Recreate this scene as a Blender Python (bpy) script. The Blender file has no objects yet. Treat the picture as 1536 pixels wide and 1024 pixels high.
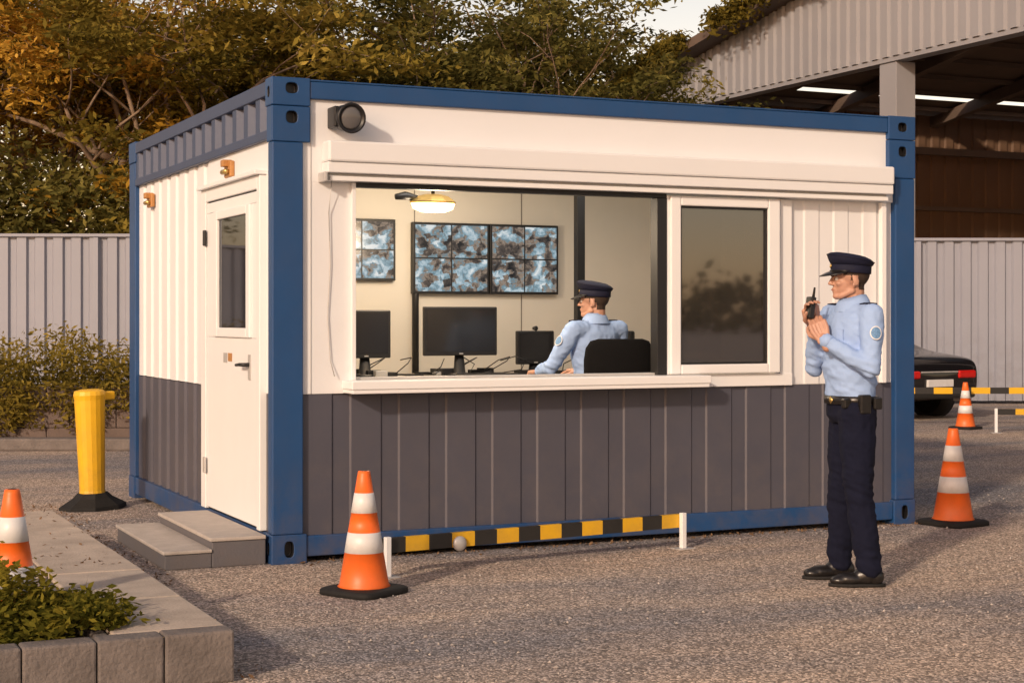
import bpy, bmesh, math, random
import numpy as np
from mathutils import Vector, Matrix, noise, Euler
random.seed(7); RNG=np.random.default_rng(7)
scene=bpy.context.scene
col=scene.collection
YAW=math.radians(24.63); CY,SY=math.cos(YAW),math.sin(YAW)
CAM=(-2.606,-8.937,1.39)
def site(a,b):  # survey grid (a across, b away from the viewpoint) -> world xy
    return (CAM[0]+a*CY+b*SY, CAM[1]-a*SY+b*CY)

# ---------------------------------------------------------------- materials
def mat(name,c,rough=0.6,var=0.12,scale=8,bump=0.0,bscale=60,metal=0.0,dirt=0.0,dirtc=(0.12,0.09,0.065),dz=0.5,spec=0.5,stretch=None,coord='Object'):
    m=bpy.data.materials.new(name); m.use_nodes=True; nt=m.node_tree; n=nt.nodes; l=nt.links
    b=n['Principled BSDF']; b.inputs['Roughness'].default_value=rough; b.inputs['Metallic'].default_value=metal
    b.inputs['Specular IOR Level'].default_value=spec
    tc=n.new('ShaderNodeTexCoord'); src=tc.outputs[coord]
    if stretch:
        mp=n.new('ShaderNodeMapping'); mp.inputs['Scale'].default_value=stretch; l.new(src,mp.inputs['Vector']); src=mp.outputs['Vector']
    no=n.new('ShaderNodeTexNoise'); no.inputs['Scale'].default_value=scale; no.inputs['Detail'].default_value=6; l.new(src,no.inputs['Vector'])
    mx=n.new('ShaderNodeMix'); mx.data_type='RGBA'
    mx.inputs[6].default_value=(*[x*(1-var) for x in c],1); mx.inputs[7].default_value=(*[min(1,x*(1+var)) for x in c],1)
    l.new(no.outputs['Fac'],mx.inputs[0]); out=mx.outputs[2]
    if dirt>0:
        g=n.new('ShaderNodeNewGeometry'); sx=n.new('ShaderNodeSeparateXYZ'); l.new(g.outputs['Position'],sx.inputs[0])
        mr=n.new('ShaderNodeMapRange'); mr.inputs['From Min'].default_value=0; mr.inputs['From Max'].default_value=dz
        mr.inputs['To Min'].default_value=1; mr.inputs['To Max'].default_value=0.12; l.new(sx.outputs['Z'],mr.inputs['Value'])
        n2=n.new('ShaderNodeTexNoise'); n2.inputs['Scale'].default_value=5; n2.inputs['Detail'].default_value=9; n2.inputs['Roughness'].default_value=0.7; l.new(g.outputs['Position'],n2.inputs['Vector'])
        r2=n.new('ShaderNodeMapRange'); r2.inputs['From Min'].default_value=0.4; r2.inputs['From Max'].default_value=0.72; l.new(n2.outputs['Fac'],r2.inputs['Value'])
        ml=n.new('ShaderNodeMath'); ml.operation='MULTIPLY'; l.new(mr.outputs[0],ml.inputs[0]); l.new(r2.outputs[0],ml.inputs[1])
        m3=n.new('ShaderNodeMath'); m3.operation='MULTIPLY'; l.new(ml.outputs[0],m3.inputs[0]); m3.inputs[1].default_value=dirt
        mm=n.new('ShaderNodeMix'); mm.data_type='RGBA'; l.new(m3.outputs[0],mm.inputs[0]); l.new(out,mm.inputs[6]); mm.inputs[7].default_value=(*dirtc,1); out=mm.outputs[2]
    l.new(out,b.inputs['Base Color'])
    if bump>0:
        nb=n.new('ShaderNodeTexNoise'); nb.inputs['Scale'].default_value=bscale; nb.inputs['Detail'].default_value=5; l.new(src,nb.inputs['Vector'])
        bp=n.new('ShaderNodeBump'); bp.inputs['Strength'].default_value=bump; bp.inputs['Distance'].default_value=0.01
        l.new(nb.outputs['Fac'],bp.inputs['Height']); l.new(bp.outputs[0],b.inputs['Normal'])
    return m
def emis(name,c,s):
    m=bpy.data.materials.new(name); m.use_nodes=True; b=m.node_tree.nodes['Principled BSDF']
    b.inputs['Base Color'].default_value=(*c,1); b.inputs['Emission Color'].default_value=(*c,1); b.inputs['Emission Strength'].default_value=s
    return m
M={}
M['blue']=mat('blue_paint',(0.008,0.055,0.170),0.42,0.18,3,0.08,25,dirt=0.55,dz=0.6)
M['bluegrey']=mat('bluegrey_paint',(0.04,0.060,0.12),0.5,0.15,3,0.08,25)
M['white']=mat('white_paint',(0.715,0.73,0.75),0.45,0.03,2.5,0.06,14,dirt=0.16,dirtc=(0.42,0.36,0.3),dz=3)
M['whitetrim']=mat('white_trim',(0.75,0.76,0.77),0.35,0.03,5,0.03,20)
M['grey']=mat('grey_paint',(0.066,0.067,0.090),0.45,0.12,3,0.08,25,dirt=0.35,dirtc=(0.15,0.125,0.11),dz=0.9)
M['black']=mat('black_frame',(0.010,0.010,0.011),0.45,0.2,10)
M['rubber']=mat('black_rubber',(0.014,0.0135,0.013),0.75,0.3,30,0.2,80,spec=0.3)
M['wallin']=mat('interior_wall',(0.66,0.63,0.57),0.6,0.04,4)
M['floorin']=mat('interior_floor',(0.2,0.18,0.16),0.6,0.1,4)
M['desk']=mat('desk_top',(0.5,0.46,0.4),0.4,0.08,6)
M['orange']=mat('cone_orange',(0.80,0.14,0.015),0.45,0.15,12,0.06,60,dirt=0.45,dz=0.3,dirtc=(0.25,0.12,0.06))
M['reflect']=mat('cone_white',(0.66,0.66,0.66),0.4,0.1,20,0.05,80,dirt=0.5,dz=0.8,dirtc=(0.38,0.32,0.27))
M['yellow']=mat('yellow_paint',(0.72,0.41,0.010),0.45,0.12,10,0.1,40,dirt=0.5,dz=0.7)
M['stripeblk']=mat('stripe_black',(0.018,0.017,0.016),0.5,0.3,20)
M['steel']=mat('galv_steel',(0.5,0.49,0.48),0.4,0.15,20,metal=0.3)
M['step']=mat('step_concrete',(0.43,0.385,0.345),0.75,0.2,12,0.3,90,dirt=0.4,dz=0.3)
M['stepside']=mat('step_side',(0.11,0.105,0.115),0.7,0.15,10,0.2,60,dirt=0.5,dz=0.25)
M['fence']=mat('fence_metal',(0.265,0.28,0.335),0.5,0.12,0.8,0.05,10,dirt=0.5,dz=1.4,dirtc=(0.15,0.14,0.13))
M['clad']=mat('warehouse_cladding',(0.26,0.262,0.285),0.55,0.18,0.5)
M['rust']=mat('warehouse_wall_brown',(0.15,0.085,0.05),0.7,0.3,0.6)
M['roofsteel']=mat('roof_steel',(0.12,0.085,0.065),0.7,0.3,1)
M['slab']=mat('paving_concrete',(0.46,0.385,0.315),0.85,0.30,4,0.4,70,dirt=0.5,dz=3,dirtc=(0.20,0.16,0.13))
M['kerb']=mat('kerb_block',(0.15,0.13,0.12),0.9,0.5,9,0.8,50)
M['soil']=mat('soil',(0.05,0.035,0.022),0.95,0.4,20,0.8,40)
M['brownwall']=mat('planter_block',(0.12,0.09,0.078),0.9,0.35,5,0.5,30)
M['skin']=mat('skin',(0.43,0.235,0.165),0.5,0.1,30,0.05,150)
M['hair']=mat('hair',(0.035,0.02,0.012),0.75,0.4,80,0.5,200)
M['shirt']=mat('shirt_cotton',(0.29,0.42,0.68),0.85,0.07,9,0.4,20,spec=0.3)
M['navy']=mat('navy_cloth',(0.005,0.0065,0.019),0.9,0.25,9,0.3,20,spec=0.2)
M['capnavy']=mat('cap_cloth',(0.006,0.0075,0.025),0.75,0.2,40,0.1,200,spec=0.3)
M['leather']=mat('black_leather',(0.010,0.009,0.009),0.32,0.2,20,0.08,60)
M['badge']=mat('badge',(0.12,0.25,0.45),0.6,0.7,120)
M['gold']=mat('brass',(0.6,0.42,0.15),0.35,0.2,30,metal=0.8)
M['eye']=mat('eye_white',(0.6,0.57,0.54),0.2,0.02,10)
M['carpaint']=mat('car_paint_black',(0.008,0.008,0.010),0.12,0.1,5,spec=0.7)
M['taillight']=mat('taillight_red',(0.5,0.012,0.010),0.15,0.2,30)
M['bark']=mat('bark',(0.22,0.155,0.105),0.9,0.35,6,0.6,20)
M['plate']=mat('amber_plate',(0.42,0.20,0.06),0.4,0.3,30)
M['lens']=mat('lens_glass',(0.02,0.02,0.025),0.08,0.2,5)
M['lip']=mat('lip',(0.36,0.14,0.11),0.5)
M['screenoff']=mat('screen_off',(0.018,0.018,0.02),0.15,0.1,3)
def glass(name,tint,refl,transp):
    m=bpy.data.materials.new(name); m.use_nodes=True; nt=m.node_tree; n=nt.nodes; l=nt.links
    n.remove(n['Principled BSDF']); o=n['Material Output']
    t=n.new('ShaderNodeBsdfTransparent'); t.inputs[0].default_value=(*tint,1)
    d=n.new('ShaderNodeBsdfDiffuse'); d.inputs[0].default_value=(0.05,0.045,0.042,1)
    g=n.new('ShaderNodeBsdfGlossy'); g.inputs['Roughness'].default_value=0.03; g.inputs[0].default_value=(0.82,0.88,0.98,1)
    a=n.new('ShaderNodeMixShader'); a.inputs[0].default_value=transp; l.new(d.outputs[0],a.inputs[1]); l.new(t.outputs[0],a.inputs[2])
    b=n.new('ShaderNodeMixShader'); b.inputs[0].default_value=refl; l.new(a.outputs[0],b.inputs[1]); l.new(g.outputs[0],b.inputs[2])
    l.new(b.outputs[0],o.inputs[0]); return m
M['glass']=glass('window_glass',(0.36,0.35,0.35),0.19,0.65)
def leafmat(name,c1,c2,c3,trans=0.42):
    m=bpy.data.materials.new(name); m.use_nodes=True; nt=m.node_tree; n=nt.nodes; l=nt.links
    n.remove(n['Principled BSDF']); o=n['Material Output']
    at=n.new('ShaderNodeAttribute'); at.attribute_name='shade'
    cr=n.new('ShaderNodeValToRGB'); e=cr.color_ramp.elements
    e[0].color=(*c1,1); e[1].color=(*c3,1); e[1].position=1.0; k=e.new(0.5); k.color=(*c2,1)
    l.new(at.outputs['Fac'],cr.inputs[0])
    d=n.new('ShaderNodeBsdfDiffuse'); t=n.new('ShaderNodeBsdfTranslucent'); l.new(cr.outputs[0],d.inputs[0]); l.new(cr.outputs[0],t.inputs[0])
    a=n.new('ShaderNodeMixShader'); a.inputs[0].default_value=trans; l.new(d.outputs[0],a.inputs[1]); l.new(t.outputs[0],a.inputs[2]); l.new(a.outputs[0],o.inputs[0])
    return m
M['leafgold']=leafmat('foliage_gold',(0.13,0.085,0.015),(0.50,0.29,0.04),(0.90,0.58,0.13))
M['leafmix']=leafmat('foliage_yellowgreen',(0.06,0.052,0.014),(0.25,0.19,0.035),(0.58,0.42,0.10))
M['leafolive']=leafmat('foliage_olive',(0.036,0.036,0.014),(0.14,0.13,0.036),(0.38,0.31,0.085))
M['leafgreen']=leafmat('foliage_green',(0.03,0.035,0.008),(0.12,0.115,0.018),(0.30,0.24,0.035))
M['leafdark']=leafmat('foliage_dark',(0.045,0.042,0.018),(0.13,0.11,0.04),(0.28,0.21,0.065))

# ---------------------------------------------------------------- mesh helpers
def link(o,parent=None):
    col.objects.link(o)
    if parent: o.parent=parent
    return o
def empty(name,loc=(0,0,0),rz=0):
    e=bpy.data.objects.new(name,None); e.location=loc; e.rotation_euler=(0,0,rz); e.empty_display_size=0.2; col.objects.link(e); return e
def mobj(name,v,f,mats,parent=None,smooth=False,mi=None):
    me=bpy.data.meshes.new(name); me.from_pydata([tuple(x) for x in v],[],f)
    if not isinstance(mats,(list,tuple)): mats=[mats]
    for m in mats: me.materials.append(m)
    if mi is not None:
        for i,p in enumerate(me.polygons): p.material_index=mi[i]
    if smooth:
        for p in me.polygons: p.use_smooth=True
    me.update(); o=bpy.data.objects.new(name,me); return link(o,parent)
def bev(o,w,seg=2):
    b=o.modifiers.new('b','BEVEL'); b.width=w; b.segments=seg; b.limit_method='ANGLE'; b.angle_limit=math.radians(40); return o
def box(name,x0,x1,y0,y1,z0,z1,m,parent=None,bw=0.004):
    v=[(x,y,z) for z in (z0,z1) for y in (y0,y1) for x in (x0,x1)]
    f=[(0,2,3,1),(4,5,7,6),(0,1,5,4),(2,6,7,3),(0,4,6,2),(1,3,7,5)]
    o=mobj(name,v,f,m,parent)
    if bw: bev(o,bw)
    return o
def loft(name,rings,mats,parent=None,caps=True,smooth=True,mi=None):
    n=len(rings[0]); v=[p for r in rings for p in r]; f=[]; idx=[]
    for i in range(len(rings)-1):
        for j in range(n):
            f.append((i*n+j,i*n+(j+1)%n,(i+1)*n+(j+1)%n,(i+1)*n+j)); idx.append(mi[i] if mi else 0)
    if caps:
        f.append(tuple(reversed(range(n)))); idx.append(mi[0] if mi else 0)
        f.append(tuple(range((len(rings)-1)*n,len(rings)*n))); idx.append(mi[-1] if mi else 0)
    return mobj(name,v,f,mats,parent,smooth,idx)
def ring(cx,cy,z,rx,ry,n=32,ph=0):
    return [(cx+rx*math.cos(2*math.pi*i/n+ph),cy+ry*math.sin(2*math.pi*i/n+ph),z) for i in range(n)]
def tube_geo(pts,rads,n=8):
    pts=[Vector(p) for p in pts]; V=[];F=[]
    for i,p in enumerate(pts):
        d=(pts[min(i+1,len(pts)-1)]-pts[max(i-1,0)]).normalized()
        u=d.orthogonal().normalized() if abs(d.z)>0.99 else d.cross(Vector((0,0,1))).normalized(); w=d.cross(u)
        for k in range(n):
            a=2*math.pi*k/n; V.append(p+(u*math.cos(a)+w*math.sin(a))*rads[i])
    for i in range(len(pts)-1):
        for k in range(n): F.append((i*n+k,i*n+(k+1)%n,(i+1)*n+(k+1)%n,(i+1)*n+k))
    F.append(tuple(range(n))[::-1]); F.append(tuple(range((len(pts)-1)*n,len(pts)*n)))
    return V,F
def tube(name,pts,rads,m,parent=None,n=10):
    if not isinstance(rads,(list,tuple)): rads=[rads]*len(pts)
    V,F=tube_geo(pts,rads,n); return mobj(name,V,F,m,parent,True)
def disc(nm,c,dirv,prof,m,parent,n=28):
    dirv=Vector(dirv).normalized(); q=dirv.to_track_quat('Z','Y'); rg=[]
    for (h,r) in prof: rg.append([tuple(Vector(c)+q@Vector((r*math.cos(2*math.pi*i/n),r*math.sin(2*math.pi*i/n),h))) for i in range(n)])
    return loft(nm,rg,m,parent)
def corr(name,p0,p1,z0,z1,period,depth,m,parent=None,nrm=(0,-1),flat=0.5,ramp=0.08):
    p0=Vector((*p0,0)); p1=Vector((*p1,0)); L=(p1-p0).length; d=(p1-p0)/L; nn=Vector((*nrm,0))
    s=[];t=0
    while t<L:
        for a,h in ((0,1),(flat*period,1),((flat+ramp)*period,0),((1-ramp)*period,0)):
            if t+a<L: s.append((t+a,h))
        t+=period
    s.append((L,s[-1][1])); V=[];F=[]
    for q,h in s:
        b=p0+d*q+nn*(h*depth); zt=z1(q) if callable(z1) else z1
        V+= [(b.x,b.y,z0),(b.x,b.y,zt)]
    for i in range(len(s)-1): F.append((2*i,2*i+2,2*i+3,2*i+1))
    return mobj(name,V,F,m,parent)
def ev_mesh(o):
    dg=bpy.context.evaluated_depsgraph_get(); dg.update()
    return bpy.data.meshes.new_from_object(o.evaluated_get(dg))
def leaves(name,C,size,m,parent=None,up=0.5,aspect=0.42,shade=None,droop=0.0):
    C=np.asarray(C); N=len(C); a=RNG.normal(size=(N,3)); a[:,2]*=0.5; a[:,2]-=droop; a/=np.linalg.norm(a,axis=1)[:,None]
    nn=RNG.normal(size=(N,3)); nn[:,2]+=up*2; b=np.cross(nn,a); b/=np.linalg.norm(b,axis=1)[:,None]+1e-9
    L=(size*RNG.uniform(0.6,1.3,N))[:,None]; W=L*aspect
    V=np.stack([C-a*L/2,C+b*W/2,C+a*L/2,C-b*W/2],1).reshape(-1,3)
    me=bpy.data.meshes.new(name); me.vertices.add(4*N); me.vertices.foreach_set('co',V.astype(np.float32).ravel())
    me.loops.add(4*N); me.loops.foreach_set('vertex_index',np.arange(4*N,dtype=np.int32))
    me.polygons.add(N); me.polygons.foreach_set('loop_start',np.arange(0,4*N,4,dtype=np.int32))
    try: me.polygons.foreach_set('loop_total',np.full(N,4,dtype=np.int32))
    except Exception: pass
    me.update(calc_edges=True)
    at=me.attributes.new('shade','FLOAT','POINT')
    if shade is None: shade=RNG.uniform(0,1,N)
    at.data.foreach_set('value',np.repeat(np.clip(shade,0,1),4).astype(np.float32))
    me.materials.append(m); o=bpy.data.objects.new(name,me); return link(o,parent)

# ---------------------------------------------------------------- people (built first)
class Acc:
    def __init__(s): s.V=[]; s.F=[]; s.n=0
_T={}
def _uv(u,v):
    if (u,v) in _T: return _T[(u,v)]
    V=[(0,0,1)]
    for i in range(1,v):
        for j in range(u):
            a=math.pi*i/v; b=2*math.pi*j/u; V.append((math.sin(a)*math.cos(b),math.sin(a)*math.sin(b),math.cos(a)))
    V.append((0,0,-1)); F=[]
    for j in range(u): F.append((0,1+j,1+(j+1)%u))
    for i in range(v-2):
        for j in range(u): a=1+i*u+j; b=1+i*u+(j+1)%u; F.append((a,a+u,b+u,b))
    o=1+(v-2)*u
    for j in range(u): F.append((len(V)-1,o+(j+1)%u,o+j))
    _T[(u,v)]=(np.array(V),F); return _T[(u,v)]
def sph(A,c,r,rot=None,u=14,v=9):
    T,F=_uv(u,v); r=np.array(r if isinstance(r,(tuple,list)) else (r,r,r)); P=T*r
    if rot is not None: P=P@np.array(rot.to_3x3()).T
    A.V.append(P+np.array(tuple(c))); A.F+= [tuple(i+A.n for i in f) for f in F]; A.n+=len(P)
def limb(A,pts,rads,u=12,v=8):
    for i in range(len(pts)-1):
        a,b=Vector(pts[i]),Vector(pts[i+1]); ra,rb=rads[i],rads[i+1]; n=max(3,int((b-a).length/(0.28*min(ra,rb))))
        for k in range(n+1):
            t=k/n; sph(A,a.lerp(b,t),ra+(rb-ra)*t,None,u,v)
def rings_acc(A,rgs):
    n=len(rgs[0]); P=np.array([tuple(p) for r in rgs for p in r]); F=[]
    for i in range(len(rgs)-1):
        for j in range(n): F.append((i*n+j,i*n+(j+1)%n,(i+1)*n+(j+1)%n,(i+1)*n+j))
    F.append(tuple(range(n))[::-1]); F.append(tuple(range((len(rgs)-1)*n,len(rgs)*n)))
    A.V.append(P); A.F+=[tuple(i+A.n for i in f) for f in F]; A.n+=len(P)
def acc_mesh(A,name):
    me=bpy.data.meshes.new(name); me.from_pydata(np.concatenate(A.V).tolist(),[],A.F); return me
def remesh(A,name,voxel,sm,mats,parent,pick=None,disp=None):
    me=acc_mesh(A,name); o=bpy.data.objects.new(name,me); col.objects.link(o)
    bm=bmesh.new(); bm.from_mesh(me); bmesh.ops.recalc_face_normals(bm,faces=bm.faces); bm.to_mesh(me); bm.free()
    r=o.modifiers.new('r','REMESH'); r.mode='VOXEL'; r.voxel_size=voxel; r.use_smooth_shade=True
    s=o.modifiers.new('s','SMOOTH'); s.factor=0.5; s.iterations=sm
    m2=ev_mesh(o); o.modifiers.clear(); o.data=m2; m2.materials.clear()
    for m in mats: m2.materials.append(m)
    if disp:
        ns=[v.normal.copy() for v in m2.vertices]
        for v,nn in zip(m2.vertices,ns): v.co+=nn*disp(v.co)
    for p in m2.polygons:
        p.use_smooth=True
        p.material_index=pick(p.center) if pick else 0
    m2.update(); o.parent=parent; return o
def hand(name,w,Dv,Nv,parent,curl=1.0,side=1,scale=1.0):
    D_=Vector(Dv).normalized(); N_=Vector(Nv); N_=(N_-D_*N_.dot(D_)).normalized(); A_=N_.cross(D_)*side; w=Vector(w); k=scale
    A=Acc(); P=lambda d,a,n: w+(D_*d+A_*a+N_*n)*k
    for d in np.linspace(-0.01,0.085,9):
        hw=0.024+0.014*min(1,max(0,d/0.05))
        for a in np.linspace(-hw,hw,5): sph(A,P(d,a,0.003*math.cos(a*60)),0.0135*k,None,8,6)
    for i,(a,ln) in enumerate(((0.031,0.92),(0.011,1.05),(-0.010,0.98),(-0.030,0.78))):
        p=P(0.088,a,0); ang=0.25*curl; pts=[p]; fan=a*1.2
        for ph,le in enumerate((0.043,0.027,0.022)):
            ang+= (0.35,0.65,0.5)[ph]*curl*(1+0.06*i); dv=D_*math.cos(ang)+N_*math.sin(ang)+A_*fan*(1-0.6*curl)
            p=p+dv*le*ln*k; pts.append(p)
        limb(A,pts,[0.0100*k,0.0090*k,0.0082*k,0.0070*k],8,6)
    t0=P(0.018,0.030,0.006); t1=t0+(D_*0.030+A_*0.026+N_*0.012*(1+curl))*k; t2=t1+(D_*0.028+A_*(0.012-0.014*curl)+N_*0.018*curl)*k; t3=t2+(D_*0.022-A_*0.008*curl+N_*0.014*curl)*k
    limb(A,[t0,t1,t2,t3],[0.014*k,0.012*k,0.0105*k,0.0085*k],8,6)
    limb(A,[w-D_*0.05*k,w],[0.026,0.026],8,6)
    return remesh(A,name,0.0032,3,[M['skin']],parent)
def head(parent,loc,rz,tilt=0,pitch=0):
    h=empty('head',loc); h.parent=parent; h.rotation_euler=(tilt,pitch,rz)
    A=Acc()
    sph(A,(0.010,0,0.140),(0.097,0.076,0.088),None,24,16)
    sph(A,(-0.032,0,0.085),(0.058,0.056,0.080),None,20,14)
    sph(A,(-0.012,0,0.052),(0.055,0.057,0.042),None,20,14)
    sph(A,(-0.068,0,0.018),(0.024,0.027,0.019)); sph(A,(-0.045,0,0.020),(0.04,0.040,0.018)); limb(A,[(-0.055,0.022,0.018),(0.0,0.052,0.045)],[0.017,0.016]); limb(A,[(-0.055,-0.022,0.018),(0.0,-0.052,0.045)],[0.017,0.016])
    sph(A,(-0.070,0,0.050),(0.021,0.030,0.028)); sph(A,(-0.078,0,0.036),(0.013,0.02,0.02))
    sph(A,(-0.079,0,0.127),(0.016,0.046,0.011))
    limb(A,[(-0.088,0,0.118),(-0.105,0,0.087)],[0.008,0.010],8,6); sph(A,(-0.096,0.011,0.080),0.008); sph(A,(-0.096,-0.011,0.080),0.008); sph(A,(-0.108,0,0.083),0.009)
    sph(A,(-0.087,0,0.056),(0.010,0.022,0.0065)); sph(A,(-0.085,0,0.045),(0.010,0.019,0.0065))
    for s in (-1,1):
        sph(A,(-0.062,0.036*s,0.083),(0.022,0.018,0.018))
        sph(A,(0.012,0.076*s,0.098),(0.017,0.008,0.028),Matrix.Rotation(-0.25,4,'Y')); sph(A,(0.002,0.073*s,0.076),(0.009,0.008,0.012))
    limb(A,[(0.022,0,0.07),(0.024,0,0.0),(0.024,0,-0.06)],[0.056,0.055,0.055])
    def pick(c):
        ear=abs(c.y)>0.0735 and -0.01<c.x<0.035 and c.z<0.125
        if ear: return 0
        if c.z>0.052 and c.x>0.034: return 1
        if c.z>0.098 and c.x>-0.012: return 1
        if c.z>0.125 and c.x>-0.05 : return 1
        return 0
    remesh(A,'face',0.004,2,[M['skin'],M['hair']],h,pick)
    for s in (-1,1):
        A=Acc(); sph(A,(-0.0775,0.030*s,0.108),0.0105); me=acc_mesh(A,'eye'); me.materials.append(M['eye']); link(bpy.data.objects.new('eye',me),h)
        A=Acc(); sph(A,(-0.0855,0.030*s,0.108),(0.004,0.0048,0.0048)); me=acc_mesh(A,'iris'); me.materials.append(M['hair']); link(bpy.data.objects.new('iris',me),h)
        tube('eyebrow',[(-0.0935,0.014*s,0.122),(-0.0915,0.032*s,0.128),(-0.080,0.048*s,0.124)],[0.003,0.0038,0.002],M['hair'],h,6)
    tube('lips',[(-0.088,-0.019,0.050),(-0.098,0,0.0505),(-0.088,0.019,0.050)],[0.002,0.003,0.002],M['lip'],h,6)
    c=empty('peaked_cap'); c.parent=h; c.location=(0.006,0,0.142); c.rotation_euler=(0,0.06,0)
    loft('band',[ring(0,0,-0.004,0.104,0.086,40),ring(0,0,0.0,0.107,0.089,40),ring(-0.001,0,0.036,0.108,0.090,40),ring(-0.001,0,0.038,0.105,0.087,40)],M['capnavy'],c)
    def cr_(z,rx,ry,k): return [(x-0.006*k,y,zz-(x)*0.13*k) for x,y,zz in ring(0,0,z,rx,ry,40)]
    loft('crown',[cr_(0.034,0.106,0.088,0),cr_(0.050,0.117,0.101,0.5),cr_(0.066,0.124,0.110,1),cr_(0.075,0.123,0.110,1),cr_(0.085,0.108,0.098,1),cr_(0.093,0.08,0.07,0.9),cr_(0.097,0.03,0.026,0.9)],M['capnavy'],c)
    pr=cr_(0.072,0.1255,0.1125,1); tube('piping',pr+[pr[0]],0.0022,M['capnavy'],c,6)
    V=[];F=[];na,nr=25,6
    for i in range(na):
        a=math.radians(180-68+136*i/(na-1)); w=max(0.0,math.cos((i/(na-1)-0.5)*math.pi))**0.6
        for j in range(nr):
            t=j/(nr-1); ext=0.062*w*t
            V.append((math.cos(a)*(0.105+ext),math.sin(a)*(0.087+ext*0.9),0.004-0.026*t*w-0.008*t*t*w))
    for i in range(na-1):
        for j in range(nr-1): F.append((i*nr+j,i*nr+j+1,(i+1)*nr+j+1,(i+1)*nr+j))
    o=mobj('visor',V,F,M['leather'],c,True); so=o.modifiers.new('s','SOLIDIFY'); so.thickness=0.004
    disc('cap_badge',(-0.108,0,0.028),(-1,0,0.1),[(0,0.012),(0.004,0.012),(0.006,0.006)],M['gold'],c,8)
    tube('strap',[(-0.109*math.cos(t),0.091*math.sin(t),0.004) for t in np.linspace(-1.3,1.3,12)],0.003,M['leather'],c,6)
    return h
TORSO=[(0.845,0.0,0.085,0.13),(0.88,0.0,0.108,0.160),(0.97,0.0,0.112,0.150),(1.03,0.006,0.118,0.148),(1.10,0.010,0.122,0.150),(1.2,0.010,0.125,0.163),(1.31,0.008,0.128,0.178),(1.38,0.0,0.115,0.185),(1.425,-0.006,0.092,0.165),(1.455,-0.012,0.074,0.115),(1.485,-0.016,0.062,0.070),(1.50,-0.018,0.05,0.055)]
def wrinkle(zs,amp=1.0):
    def f(p):
        q=Vector((p.x*9,p.y*9,p.z*11)); a=noise.noise(q)*0.008
        q2=Vector((p.x*20+4+p.z*9,p.y*20-p.z*7,p.z*24)); a+=(1-abs(noise.noise(q2))*2)*0.0040-0.0020
        for z,w in zs: a+=0.012*math.exp(-((p.z-z)/w)**2)*noise.noise(Vector((p.x*8+z*9,p.y*8,p.z*38+p.x*14)))
        return a*amp
    return f
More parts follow.
